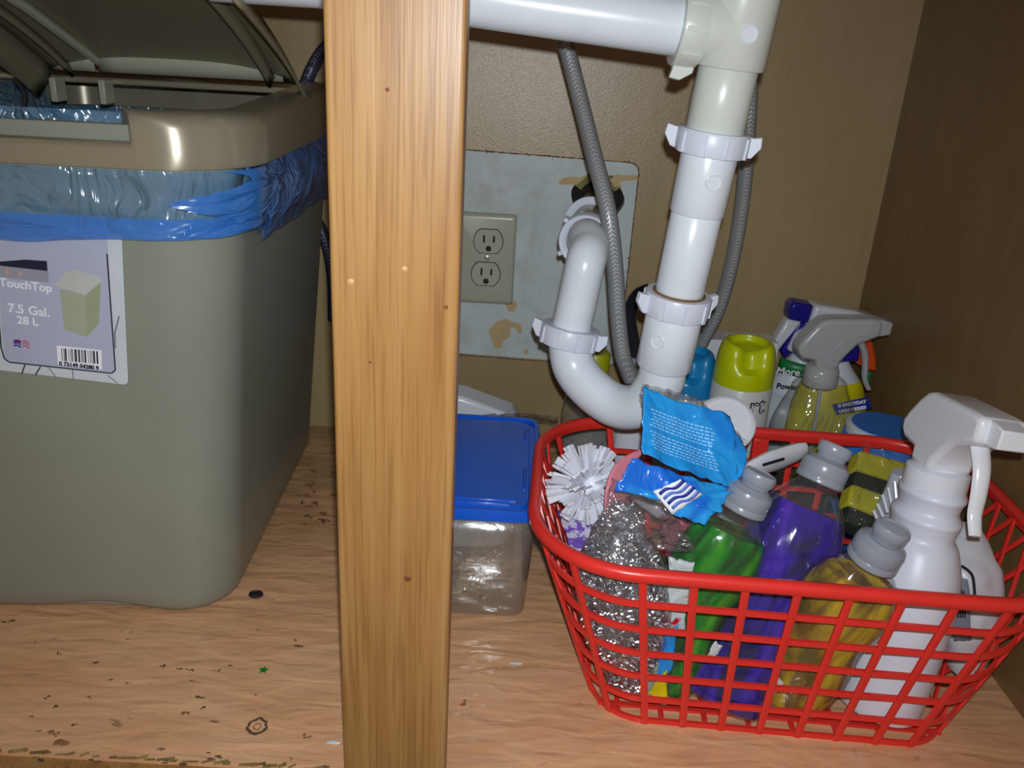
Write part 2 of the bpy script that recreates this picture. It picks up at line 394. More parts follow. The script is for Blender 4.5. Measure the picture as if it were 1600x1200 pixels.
# ---------------------------------------------------------------- setting
XL, XR, YB, YF, ZT = -0.56, 0.415, 0.985, 0.432, 0.72
bm = B(); box(bm, ((XL + XR) / 2, (YF + YB + .06) / 2, -.009), (XR - XL + .02, YB + .06 - YF, .018))
floor = tag(obj('floor', bm, M['floor'], smooth=False), kind='structure')
bm = B(); box(bm, ((XL + XR) / 2, YF - .0095, -.03), (XR - XL + .02, .019, .056))
tag(obj('trim_1', bm, M['wood'], smooth=False), kind='structure')
bm = B()
rng = random.Random(4)
for i in range(46):
    x = XL + .06 + i * .0088 + rng.uniform(-.003, .003); L = rng.uniform(.004, .012)
    tube(bm, [(x, YF + .001, .0002), (x + L, YF + .0012 + rng.uniform(0, .003), .0006)], rng.uniform(.0005, .0012), 6)
obj('mouldy_edge', bm, M['railedge'], floor)['kind'] = 'stuff'
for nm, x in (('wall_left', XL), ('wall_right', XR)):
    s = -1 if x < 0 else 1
    bm = B(); box(bm, (x + s * .008, (YF + YB + .06) / 2, ZT / 2), (.016, YB + .06 - YF, ZT)); tag(obj(nm, bm, M['panel_side_shaded'], smooth=False), kind='structure')
bm = B(); box(bm, ((XL + XR) / 2, (YF + YB + .06) / 2, ZT + .009), (XR - XL + .03, YB + .06 - YF, .018)); tag(obj('ceiling_light_block', bm, M['panel_side_shaded'], smooth=False), kind='structure')  # unseen panel added to keep world light from coming in above
# back wall with a rounded cut-out
TH = .006
c_tr, c_br = PY(1003, 252, YB), PY(960, 568, YB)
c_tl = PY(728, 233, YB); c_bl = PY(718, 553, YB)
hx0 = -0.17; hx1 = (c_tr.x + c_br.x) / 2; 
def edge_z(p, q, x): return p.z + (q.z - p.z) * (x - p.x) / (q.x - p.x)
zt0, zb0 = edge_z(c_tl, c_tr, hx0), edge_z(c_bl, c_br, hx0)
hole = []
for (cx, cz, a0) in ((hx0 + .012, zb0 + .012, pi), (c_br.x - .008, c_br.z + .008, 1.5 * pi), (c_tr.x - .014, c_tr.z - .014, 0), (hx0 + .012, zt0 - .012, .5 * pi)):
    r = .012
    for k in range(7): hole.append((cx + r * cos(a0 + pi / 2 * k / 6), cz + r * sin(a0 + pi / 2 * k / 6)))
def ray_to_rect(cx, cz, x, z):
    dx, dz = x - cx, z - cz; t = 1e9
    if dx > 0: t = min(t, (XR - cx) / dx)
    if dx < 0: t = min(t, (XL - cx) / dx)
    if dz > 0: t = min(t, (ZT - cz) / dz)
    if dz < 0: t = min(t, (0 - cz) / dz)
    return cx + dx * t, cz + dz * t
hcx, hcz = (hx0 + hx1) / 2, (zt0 + zb0) / 2
def spoke(p): return atan2(p[1] - hcz, p[0] - hcx)
pts = list(hole)
outer = [ray_to_rect(hcx, hcz, *p) for p in pts]
bm = B()
# insert rectangle corners in angular order
ring = [(spoke(p), p, o) for p, o in zip(pts, outer)]
for cxx, czz in ((XL, 0), (XR, 0), (XR, ZT), (XL, ZT)):
    a = atan2(czz - hcz, cxx - hcx); ring.append((a, None, (cxx, czz)))
ring.sort(key=lambda q: q[0])
known = [(a, p) for a, p, o in ring if p]
def hole_at(a):
    n = len(known)
    for i in range(n):
        a0, p0 = known[i]; a1, p1 = known[(i + 1) % n]
        if i == n - 1: a1 += 2 * pi
        aa = a if a >= a0 else a + 2 * pi
        if a0 <= aa <= a1:
            d = (cos(a), sin(a)); ex, ez = p1[0] - p0[0], p1[1] - p0[1]
            den = d[0] * ez - d[1] * ex; t = ((p0[0] - hcx) * ez - (p0[1] - hcz) * ex) / den
            return hcx + d[0] * t, hcz + d[1] * t
ring = [(a, p or hole_at(a), o) for a, p, o in ring]
inn = [bm.verts.new((p[0], YB, p[1])) for a, p, o in ring]; out = [bm.verts.new((o[0], YB, o[1])) for a, p, o in ring]
inb = [bm.verts.new((p[0], YB + TH, p[1])) for a, p, o in ring]
bridge(bm, inn, out); bridge(bm, inn, inb)
wall_back = tag(obj('wall_back', bm, M['panel'], smooth=False), kind='structure')
# splintered saw edge round the opening
bm = B(); rng = random.Random(7)
dense = []
for i in range(len(hole)):
    p, q = Vector(hole[i]), Vector(hole[(i + 1) % len(hole)]); n = max(1, int((q - p).length / .0035))
    dense += [p.lerp(q, k / n) for k in range(n)]
for i, p in enumerate(dense):
    q = dense[(i + 1) % len(dense)]
    tube(bm, [(p.x, YB - .0003, p.y), (q.x + rng.uniform(-.0004, .0004), YB - .0003, q.y + rng.uniform(-.0004, .0004))], rng.uniform(.0003, .0009), 5)
    if rng.random() < .16:
        a = rng.uniform(0, 2 * pi); tube(bm, [(p.x, YB - .0004, p.y), (p.x + .0035 * cos(a), YB - .0006, p.y + .0035 * sin(a))], [.0006, .0002], 5)
obj('sawn_edge', bm, M['burr'], wall_back)['kind'] = 'stuff'
# drywall behind, with the pipe hole
HC = PY(933, 318, YB + TH); HRX, HRZ = .030, .036
bm = B()
x0, x1, z0, z1 = hx0 - .03, hx1 + .03, min(zb0, c_br.z) - .03, zt0 + .03
N = 64; yd = YB + TH + .001; inn = []; out = []; inb = []
for k in range(N):
    a = 2 * pi * k / N + pi / N; rr = 1 + .06 * sin(3 * a) + .05 * sin(7 * a + 1)
    inn.append(bm.verts.new((HC.x + HRX * rr * cos(a), yd, HC.z + HRZ * rr * sin(a)))); inb.append(bm.verts.new((HC.x + HRX * rr * cos(a), yd + .014, HC.z + HRZ * rr * sin(a))))
    dx, dz = cos(a), sin(a); t = min(((x1 - HC.x) / dx if dx > 0 else (x0 - HC.x) / dx) if abs(dx) > 1e-6 else 9, ((z1 - HC.z) / dz if dz > 0 else (z0 - HC.z) / dz) if abs(dz) > 1e-6 else 9)
    out.append(bm.verts.new((HC.x + dx * t, yd, HC.z + dz * t)))
bridge(bm, inn, out); bridge(bm, inn, inb)
dry = tag(obj('wall_rear', bm, M['drywall'], smooth=False), kind='structure')
bm = B(); box(bm, (HC.x, yd + .03, HC.z), (.12, .004, .12)); obj('cavity_back', bm, M['dark'], dry, smooth=False)
bm = B()
for k in range(30):
    a = radians(35 + k * 3.8); rng.random()
    p = Vector((HC.x + .0305 * cos(a), yd + .006, HC.z + .034 * sin(a)))
    q = Vector((HC.x + .024 * cos(a), yd + .011, HC.z + .026 * sin(a))); tube(bm, [p, q], .0022, 5)
obj('crumbled_plaster', bm, plain('olive_plaster', (150, 146, 96), .9, .3, .6), dry)['kind'] = 'stuff'
def scab(poly, mat, name, parent, Y, th=.0006):
    bm = B(); P3 = [PY(x, y, Y) for x, y in poly]
    A = [bm.verts.new(p) for p in P3]; C = [bm.verts.new(p + Vector((0, -th, 0))) for p in P3]
    bridge(bm, A, C); bm.faces.new(A); bm.faces.new(C[::-1]); return obj(name, bm, mat, parent, smooth=False)
YD = yd
for poly in ([(872, 284), (880, 278), (893, 276), (908, 277), (915, 272), (912, 280), (900, 289), (885, 288), (876, 289)],
             [(953, 281), (962, 272), (980, 274), (1001, 274), (1000, 280), (985, 282), (968, 284), (972, 291), (960, 292)],
             [(763, 516), (776, 502), (792, 498), (800, 503), (812, 505), (816, 515), (813, 523), (804, 512), (798, 512), (797, 526), (786, 533), (784, 545), (772, 543), (768, 531)],
             [(789, 476), (805, 470), (808, 478), (802, 488), (795, 486)],
             [(818, 548), (824, 544), (826, 551), (821, 556)]):
    scab(poly, M['torn'], 'torn_patch', dry, YD)

# floor stains
rng = random.Random(11)
def stain(x, y, rx, ry, mat, ringy=False):
    c0 = PZ(x, y, .0003); bm = B()
    if ringy:
        n = 30; pts = [Vector((rx * (1 + .12 * rng.uniform(-1, 1)) * cos(2 * pi * k / n), ry * (1 + .12 * rng.uniform(-1, 1)) * sin(2 * pi * k / n), 0)) for k in range(n)]
        V = [bm.verts.new(c0 + p) for p in pts]; W = [bm.verts.new(c0 + p * rng.uniform(.62, .8)) for p in pts]; bridge(bm, V, W)
    else:
        for q in range(5):
            c = c0 + Vector((rng.gauss(0, rx * .55), rng.gauss(0, ry * .5), .00004 * q)); n = 9; k_ = rng.uniform(.25, .6)
            V = [bm.verts.new(c + Vector((rx * k_ * rng.uniform(.5, 1.1) * cos(2 * pi * k / n), ry * k_ * rng.uniform(.5, 1.2) * sin(2 * pi * k / n), 0))) for k in range(n)]; bm.faces.new(V)
    obj('stain', bm, mat, floor, smooth=False)
for x, y, rx, ry, k in [(150, 1036, 6, 3, 0), (92, 1020, 5, 2.5, 0), (55, 1004, 2, 1.5, 0), (200, 998, 3, 2, 0), (255, 1040, 8, 2.2, 0), (285, 1045, 7, 2.2, 0), (298, 1047, 5, 2, 0), (340, 1047, 7, 1.6, 0),
                        (358, 1040, 6, 2.5, 0), (175, 1062, 6, 1.8, 0), (200, 1067, 5, 1.8, 0), (75, 1089, 8, 2.6, 0), (86, 1103, 9, 3, 0), (140, 1090, 6, 2, 0), (312, 1090, 14, 2, 0), (318, 1105, 6, 2.4, 0),
                        (50, 1120, 4, 1.6, 0), (115, 1132, 9, 2, 0), (62, 1142, 5, 1.6, 0), (335, 1127, 10, 2, 0), (290, 1115, 7, 4, 1), (95, 1160, 16, 7, 1), (85, 1145, 10, 5, 1), (480, 1150, 8, 4, 1),
                        (465, 1010, 10, 3, 0), (460, 1000, 5, 2, 0), (402, 984, 2, 1.5, 0), (190, 985, 2.5, 1.5, 0), (205, 987, 2, 1.5, 0), (300, 1063, 6, 1.5, 0), (400, 1085, 3, 1.5, 0), (250, 1172, 8, 2, 0),
                        (455, 1185, 2.6, 2, 0), (10, 970, 14, 3, 0), (492, 785, 12, 8, 1), (505, 815, 8, 8, 1), (480, 758, 10, 5, 1), (848, 897, 3.5, 1.6, 0), (725, 1100, 10, 4, 1), (335, 1182, 14, 3, 0),
                        (270, 1190, 16, 3, 0), (60, 1185, 12, 3, 0), (150, 1188, 14, 3, 0)]:
    stain(x, y, rx * .0004, ry * .0007, M['stain2'] if k else M['stain'])
for k in range(16): stain(rng.uniform(470, 522), rng.uniform(735, 830), .0035, .004, M['stain2'] if k % 3 else M['stain'])
stain(402, 1135, .0075, .0085, M['stain'], True); stain(402, 1135, .0030, .0035, M['stain2'], True)

# ---------------------------------------------------------------- wooden post
pl, pr = PY(503, 0, .41), PY(727, 0, .41)
bl, br = PY(537, 1195, .41), PY(697, 1195, .41)
xl, xr = (pl.x + bl.x) / 2, (pr.x + br.x) / 2
post = thing('wooden_post', 'varnished light wood post standing upright in front of the open cabinet', 'post', ((xl + xr) / 2, .41, -.055))
bm = B(); box(bm, ((xl + xr) / 2, .41 + .0105, (ZT - .055) / 2), (xr - xl, .021, ZT + .055))
wobj('post_board', bm, M['wood'], post, smooth=False, bevel=.0022, seg=3)
for x, y, r in ((632, 420, .0016), (548, 440, .0018), (637, 904, .0022), (697, 480, .0012), (605, 140, .001), (578, 566, .0008)):
    c = PY(x, y, .4098); bm = B(); lathe(bm, [(r, 0), (r * .6, .0004)], 10, Matrix.Translation(c) @ frame_of((0, -1, 0)), 1, .9); wobj('knot', bm, plain('wood_knot', (110, 54, 24) if y != 420 and y != 440 else (184, 146, 98), .6), post)

# ---------------------------------------------------------------- trash can
BC = Vector((-.3655, .772, 0)); BR = radians(2)
can = thing('trash_can', 'tall olive-grey plastic trash can with its lid tipped open', 'trash can', M=Matrix.Translation(BC) @ Matrix.Rotation(BR, 4, 'Z'))
def canring(z):
    t = z / .38; a = .125 + (.157 - .125) * t; b = .185 + (.205 - .185) * t
    return a, b, .045 + .006 * t
def canpoly(z, off=0, n=10):
    a, b, r = canring(z); return rrect(a + off, b + off, max(.004, r + off), n)
bm = B(); rings = []
for z in [0, .003, .008] + [.02 + .36 * k / 12 for k in range(13)]:
    off = -.006 if z == 0 else (-.0018 if z < .005 else 0)
    P_ = canpoly(z, off); a_, b_, r_ = canring(z); P_ = P_[:11] + [(-.07 + .01 * k, -b_ - off) for k in range(15)] + P_[11:]
    row = []
    for (x, y) in P_:
        zz = z
        if z < .02 and y < -.12: zz = z + .008 * math.exp(-((x - .02) / .035) ** 2) * (1 - z / .02)   # arched cut-away of the front foot
        row.append(bm.verts.new((x, y, zz)))
    rings.append(row)
for i in range(len(rings) - 1): bridge(bm, rings[i], rings[i + 1])
inner = [[bm.verts.new((x, y, z)) for x, y in (lambda q, b_: q[:11] + [(-.07 + .01 * k, -b_ + .0028) for k in range(15)] + q[11:])(canpoly(z, -.0028), canring(z)[1])] for z in (.38, .3, .2, .1, .006)]
bridge(bm, rings[-1], inner[0])
for i in range(4): bridge(bm, inner[i], inner[i + 1])
bm.faces.new(inner[-1]); bm.faces.new(rings[0][::-1])
obj('can_body', bm, M['can'], can)
# rim collar with a recess for the latch panel
ZB, ZTOP = .378, .4135
ntx0, ntx1 = -.099, .099
def rimpts():
    out = []
    for (x, y) in rrect(.170, .210, .068, 14): out.append((x, y))
    ex = []
    for x in (ntx0, ntx0 + .0012, ntx1 - .0012, ntx1): ex.append((x, -.210))
    i = 15
    return out[:i] + ex + out[i:]
rp = rimpts(); bm = B()
def prof_at(x, y):
    notch = y < -.2 and ntx0 + .001 < x < ntx1 - .001
    back = max(0, min(1, (y - .02) / .1)); back = back * back * (3 - 2 * back)
    top = ZTOP + .010 * back
    nx, ny = x / .17, y / .21
    f = lambda k, z: (x * (1 - k / .17), y * (1 - k / .21), z)
    if notch: return [f(.012, ZB), f(0, ZB), f(-.001, ZB + .004), f(-.001, ZB + .012), f(.0005, ZB + .016), f(.006, ZB + .017), f(.0065, ZTOP - .010), f(.012, ZTOP - .008), f(.03, ZTOP - .009), f(.03, ZB + .01)]
    return [f(.012, ZB), f(0, ZB), f(-.001, ZB + .004), f(-.001, ZB + .012), f(-.0006, ZB + .017), f(0, ZB + .027), f(.0015, top - .005), f(.0055, top - .0005), f(.03, top + .001), f(.03, ZB + .01)]
rows = [[bm.verts.new(v) for v in prof_at(x, y)] for x, y in rp]
for i in range(len(rows)): bridge(bm, rows[i], rows[(i + 1) % len(rows)])
obj('rim_collar', bm, M['rim'], can, sharp=50)
bm = B(); box(bm, ((ntx0 + ntx1) / 2, -.2035, ZB + .0225), (.194, .004, .011)); obj('latch_panel', bm, M['can'], can, bevel=.0012)
# rear deck of the rim behind the lid
bm = B(); box(bm, (0, .125, ZTOP + .005), (.29, .12, .006)); obj('rear_deck', bm, M['rim'], can, smooth=False, bevel=.002)
for x in (-.075, -.03):
    bm = B(); box(bm, (x, .055, ZTOP - .004), (.006, .02, .022)); obj('hinge_tab', bm, M['lidin'], can, bevel=.001)
bm = B(); tube(bm, catmull([(-.1, .03, .418), (-.092, .028, .405), (-.094, .026, .392), (-.09, .024, .382)], 4), .0025, 8); obj('hinge_spring', bm, M['black'], can)
# lid hinged behind the opening, tipped up about 22 degrees towards the front
Lx0, Lx1, Ll = -.072, .150, .235
LM = Matrix.Translation((0, .045, ZTOP + .009)) @ Matrix.Rotation(radians(-15.5), 4, 'X')
# lid local: x across, y from 0 (hinge) to -Ll (front), z up
def lidz(x, y):
    u = (x - Lx0) / (Lx1 - Lx0) * 2 - 1; v = -y / Ll
    return .014 - .010 * abs(u) ** 3 + .020 * (1 - (1 - min(1, v)) ** 3)
bm = B(); nu, nv = 20, 14
G = grid(bm, lambda a, b: LM @ Vector((Lx0 + (Lx1 - Lx0) * a, -Ll * b, lidz(Lx0 + (Lx1 - Lx0) * a, -Ll * b))), nu, nv)
lido = obj('lid_panel', bm, M['lid'], can, solid=.003)
for side, x in (('l', Lx0), ('r', Lx1)):
    bm = B(); s = 1 if x > 0 else -1
    grid(bm, lambda a, b: LM @ Vector((x + s * (.002 + .013 * b), -Ll * a, lidz(x, -Ll * a) - .024 * b)), 14, 2)
    obj('lid_side_skirt', bm, M['lid'], can, solid=.003)
    bm = B(); grid(bm, lambda a, b: LM @ Vector((x - s * (.018 + .004 * b), -Ll * (.04 + .96 * a), lidz(x - s * .02, -Ll * a) - .001 - .010 * b)), 12, 1)
    obj('lid_inner_rib', bm, M['lid'], can, solid=.003)
bm = B(); box(bm, (0, 0, 0), (1, 1, 1)); bm.free()
bm = B(); grid(bm, lambda a, b: LM @ Vector((Lx0 + .045 + (Lx1 - Lx0 - .055) * a, -.006 - .010 * b, .004 + .015 * (b))), 10, 2); obj('lid_back_flange', bm, M['lidin'], can, solid=.002)
bm = B(); grid(bm, lambda a, b: LM @ Vector((Lx0 + .003 + .038 * a, -.006 - .008 * b, .004 + .013 * b)), 4, 2); obj('lid_back_flange', bm, M['lidin'], can, solid=.002)
bm = B(); tube(bm, [LM @ Vector((Lx0 + .044, 0, .012)), LM @ Vector((Lx0 + .038, -Ll * .5, .024)), LM @ Vector((Lx0 + .036, -Ll, .026))], .0042, 8); obj('lid_inner_rib', bm, M['lidin'], can)

# blue bin bag
bagM = can.matrix_world.copy()
bag = thing('trash_bag', 'crumpled blue translucent trash bag folded over the trash can edge', 'trash bag', M=bagM @ Matrix.Translation((0, 0, .30)))
def bag_layer(z_top, zlow, off, amp, seed, rows=22, t0=0, t1=1, bulge=.003):
    bm = B(); P_ = rrect(1, 1, .3, 40)          # parameter only
    n = 420 if t1 - t0 == 1 else 160
    def base(t, z, o):
        a, b, r = canring(z); a += o; b += o; r += o; Ls = [2 * (a - r), pi / 2 * r, 2 * (b - r), pi / 2 * r] * 2; d = (t % 1) * sum(Ls); i = 0
        while i < 7 and d > Ls[i]: d -= Ls[i]; i += 1
        f = d / Ls[i]
        if i == 0: return Vector((-(a - r) + d, -b, z))
        if i == 2: return Vector((a, -(b - r) + d, z))
        if i == 4: return Vector((a - r - d, b, z))
        if i == 6: return Vector((-a, b - r - d, z))
        cx, cy, a0 = {1: (a - r, -b + r, -pi / 2), 3: (a - r, b - r, 0), 5: (-a + r, b - r, pi / 2), 7: (-a + r, -b + r, pi)}[i]
        return Vector((cx + r * cos(a0 + f * pi / 2), cy + r * sin(a0 + f * pi / 2), z))
    V = []
    for j in range(rows + 1):
        row = []
        for i in range(n):
            wb = 0 if t1 - t0 == 1 else (1 - i / n) ** 6 * (.018 * sin(j * .55) - .016 * j / rows)
            t = t0 + (t1 - t0) * i / (n if t1 - t0 == 1 else n - 1) + wb; p0 = base(t, .35, 0)
            zl = zlow(p0.x, p0.y) + .004 * nz(p0, 22, seed)
            z = z_top + (zl - z_top) * j / rows
            q = base(t, z, off)
            d = amp * (.5 + .5 * ridg((q.x * 1.0, q.y * 1.0, q.z * 3.4 + (q.x + q.y) * .5), 11, seed)) + amp * .22 * (ridg((q.x * .6, q.y * .6, q.z * 2.5), 14, seed + 3))
            side = max(0, min(1, (p0.y + .18) / .12)) if p0.x > 0 else 0
            d = d * (1 - .6 * side) + side * bulge * sin(pi * min(1, (j / rows) * 1.05))
            d = max(.0006, d + .0012)
            nrm = Vector((q.x / .15, q.y / .2, 0)); 
            e = .0015; n2 = base(t + e, z, off) - base(t - e, z, off); nrm = Vector((n2.y, -n2.x, 0))
            row.append(bm.verts.new(q + nrm.normalized() * d))
        V.append(row)
    for j in range(rows): bridge(bm, V[j], V[j + 1], t1 - t0 == 1)
    bm.transform(Matrix.Translation((0, 0, -.30))); return bm
def low(x, y):
    if y < -.14: return .3215 + .012 * max(0, min(1, (x + .11) / .22)) 
    return .322 - .010 * max(0, min(1, (y + .1) / .25))
obj('bag_cuff', bag_layer(.3775, low, .001, .0042, 2), M['bag'], bag)
def low2(x, y): return low(x, y) - .0015
def top2(): pass
bm = bag_layer(.3455, low2, .0068, .0022, 9, 12, bulge=.001)
obj('bag_lower_fold', bm, M['bag2'], bag)
# second ply on the right-hand side only, where the film bunches up
bm = bag_layer(.3775, low, .0090, .0042, 14, 18, .185, .50, bulge=.010)
obj('bunched_film', bm, M['bag2'], bag)
bm = B()
def inpt(a, b):
    P_ = rrect(.138, .186, .045, 12); k = int(a * len(P_)) % len(P_); x, y = P_[k]
    p = Vector((x * (1 - .08 * b), y * (1 - .05 * b), .112 - .15 * b)); d = .006 * ridg(p, 30, 5); return p - Vector((x, y, 0)).normalized() * abs(d)
grid(bm, inpt, 52, 10, True); obj('bag_inside', bm, M['bag'], bag)

# printed sticker on the can front
YC = BC.y
def front_y(x, z, off=.0008):          # world Y of the can's front face (local frame)
    a, b, r = canring(z); return -b - off
def to_local(px, py):
    """ray from the lens to the can's tilted front plane, in can coordinates"""
    inv = can.matrix_world.inverted(); o = inv @ Vector((0, 0, H)); u, f, z = ray(px, py); d = inv.to_3x3() @ Vector((u, f, z))
    k0, k1 = .185, (.205 - .185) / .38       # y = -(k0+k1 z)
    t = -(o.y + k0 + k1 * o.z) / (d.y + k1 * d.z); return o + d * t
def quadmap(c):
    """local points of label corners TL,TR,BR,BL -> function"""
    TL, TR, BR_, BL = [to_local(*p) for p in c]
    def f(u, v, t=0):                      # u right 0..1, v up 0..1
        p = (BL * (1 - u) + BR_ * u) * (1 - v) + (TL * (1 - u) + TR * u) * v
        return p + Vector((0, -1, -.05)) * (.0006 + t)
    return f
lab = quadmap([(-6, 352), (190, 352), (201, 601), (-6, 577)])
sticker = bpy.data.objects.new('product_sticker', None); COL.objects.link(sticker); sticker.parent = can
sticker.empty_display_size = .01
def lab_quad(name, pts, mat, t):
    bm = B(); A = [bm.verts.new(lab(u, v, t)) for u, v in pts]; C = [bm.verts.new(lab(u, v, t + .0001)) for u, v in pts]
    bridge(bm, A, C); bm.faces.new(A[::-1]); bm.faces.new(C); return bm
bm = lab_quad('', [(0, 0), (.97, 0), (.99, .01), (1, .03), (1, 1), (0, 1)], None, 0)
base_l = obj('sticker_sheet', bm, M['labelw'], can, smooth=False)
COL.objects.unlink(sticker); bpy.data.objects.remove(sticker)
def lpx(x, y):                             # photo px -> label u,v
    bx = -6; tx = x; # invert bilinear by a few fixed-point steps
    u, v = .5, .5
    for _ in range(30):
        X = (-6) * (1 - u) + (201 * (1 - v) + 190 * v) * u; Yb = 577 * (1 - u) + 601 * u
        u += (x - X) / 200; v -= (y - (Yb * (1 - v) + 352 * v)) / 240
    return u, v
def lp(name, pts, mat, t): return obj(name, lab_quad(name, [lpx(*p) for p in pts], mat, t), mat, base_l, smooth=False)
lp('printed_panel', [(0, 420), (2, 500), (8, 558), (14, 563), (178, 580), (181, 577), (167, 352), (0, 352)], M['label'], .0002)
def lstroke(pts, wpx, mat, t, bm):
    for i in range(len(pts) - 1):
        p, q = Vector(lpx(*pts[i])), Vector(lpx(*pts[i + 1])); P0, P1 = lab(*p, t), lab(*q, t); d = (P1 - P0).normalized(); s = Vector((0, -1, 0)).cross(d).normalized() * wpx * .00045 / 2
        V = [bm.verts.new(x) for x in (P0 - s, P1 - s, P1 + s, P0 + s)]; bm.faces.new(V)
bm = B(); lstroke([(0, 500), (3, 540), (8, 558), (16, 564), (175, 581), (181, 576), (168, 393)], 2.2, None, .0006, bm)
lstroke([(40, 568), (35, 583)], 2, None, .0006, bm); lstroke([(64, 571), (56, 585)], 2, None, .0006, bm); lstroke([(181, 540), (180, 515), (187, 488)], 1.4, None, .0006, bm)
lstroke([(76, 572), (88, 588)], 1, None, .0006, bm); lstroke([(114, 576), (115, 592)], 1, None, .0006, bm); lstroke([(168, 584), (185, 598)], 1, None, .0006, bm)
obj('printed_line', bm, M['ink'], base_l, smooth=False)
lp('navy_band', [(0, 405), (0, 411), (75, 419), (74, 404), (40, 402)], M['navyp'], .0003)
lp('grey_band', [(0, 411), (0, 428), (77, 437), (76, 419)], M['greyp'], .0003)
bm = B()
for cx, cy, r in ((13, 420, 4), (33, 423, 3)):
    lab_pts = [lpx(cx + r * cos(a), cy + r * 1.2 * sin(a)) for a in [2 * pi * k / 10 for k in range(10)]]
    V = [bm.verts.new(lab(u, v, .0008)) for u, v in lab_pts]; bm.faces.new(V)
obj('tan_dots', bm, M['skin'], base_l, smooth=False)
lp('printed_bin_body', [(94, 446), (101, 510), (136, 522), (155, 500), (158, 438), (135, 454)], plain('printed_bin_green', (160, 170, 150), .4), .0003)
lp('printed_bin_side', [(134, 455), (136, 522), (155, 500), (158, 436)], plain('printed_bin_side_green', (152, 162, 134), .4), .0005)
lp('printed_bin_lid', [(86, 440), (134, 456), (160, 434), (159, 428), (118, 416), (104, 419)], plain('printed_bin_lid_pale', (186, 192, 190), .4), .0007)
lp('barcode_ground', [(89, 536), (91, 567), (160, 575), (159, 543)], M['inkw'], .0003)
bm = B(); rng = random.Random(3); x = 97
while x < 153:
    wv = rng.choice([.8, 1.2, 1.6, 2.6]); lstroke([(x, 540 + (x - 97) * .08), (x + 1, 561 + (x - 97) * .08)], wv, None, .0006, bm); x += wv + rng.choice([1, 1.4, 2.2])
obj('barcode_bars', bm, M['ink'], base_l, smooth=False)
bm = B()
for k in range(3): lstroke([(36, 530 + 4 * k), (40, 528 + 4 * k), (45, 532 + 4 * k), (47, 531 + 4 * k)], 1.5, None, .0006, bm)
lstroke([(23, 531), (27, 528), (34, 531)], 5, None, .0006, bm)
obj('flag_stripes', bm, M['flagr'], base_l, smooth=False)
bm = B()
for k in range(3): lstroke([(23, 529 + 4 * k), (27, 527 + 4 * k), (34, 531 + 4 * k)], 2.2, None, .0009, bm)
obj('flag_canton', bm, M['inkb'], base_l, smooth=False)
def ltext(s, px, py, size, mat, ang=7):
    bmt = text_bm(s, size, .0002); u, v = lpx(px, py); c = lab(u, v, .0006)
    u1, v1 = lpx(px + 20, py + 20 * math.tan(radians(ang))); ex = (lab(u1, v1, .0006) - c).normalized(); ez = Vector((0, -1, -.05)).normalized(); ey = ez.cross(ex)
    Mx = Matrix((ex, ey, ez)).transposed().to_4x4(); Mx.translation = c; bmt.transform(Mx); return obj('lettering', bmt, mat, base_l, smooth=False)
ltext('TouchTop', 41, 441, .0086, M['inkw']); ltext('7.5 Gal.', 46, 480, .0095, M['inkw']); ltext('28 L', 44, 497, .0085, M['inkw'])
ltext('0 73149 04280 9', 124, 569, .0042, M['ink'])

# ---------------------------------------------------------------- drain plumbing
def ax(p, q, t): return Vector(p).lerp(Vector(q), t)
A0, A1 = PY(1166, -20, .62), PY(1030, 600, .64)
def onaxis(y):
    # point of the main pipe axis seen at photo row y
    lo, hi = -.3, 1.3
    for _ in range(40):
        mid = (lo + hi) / 2; p = ax(A0, A1, mid); k = p - Vector((0, 0, H)); X, Yc, Zc = k.dot(cx_), k.dot(cy_), k.dot(F0); yy = CY - FPX * Yc / Zc
        if yy < y: lo = mid
        else: hi = mid
    return ax(A0, A1, (lo + hi) / 2)
pipe = thing('drain_pipe', 'white plastic sink drain with a U-shaped trap running to the wall', 'drain pipe', onaxis(600))
def ptube(name, pts, r, mat, n=28, **k):
    bm = B(); tube(bm, pts, r, n, **k); return wobj(name, bm, mat, pipe, sharp=50)
axd = (A1 - A0).normalized()
def seg(name, y0, y1, r, mat):
    p, q = onaxis(y0), onaxis(y1); d = (q - p).normalized()
    return ptube(name, [p, p + d * .0012, q - d * .0012, q], [r - .001, r, r, r - .001], mat)
seg('tee_fitting', -160, 106, .0246, M['pvc2'])
tb = onaxis(48); hd = (PY(1080, 38, .62) - tb).normalized()
ptube('tee_branch', [tb, tb + hd * .04], .0235, M['pvc2'])
hp = [tb + hd * .03, PY(1050, 40, .62), PY(733, -6, .62), PY(503, -34, .63), PY(330, -44, .64)]
ptube('horizontal_pipe', [hp[0], hp[1].lerp(hp[2], .0), hp[2], hp[3], hp[4]], .0192, M['pvc'])
seg('tail_pipe', 100, 215, .0208, M['pvc2']); seg('slip_coupling', 212, 333, .0205, M['pvc']); seg('extension_pipe', 330, 470, .0190, M['pvc'])
seg('trap_collar', 470, 572, .0222, M['pvc'])
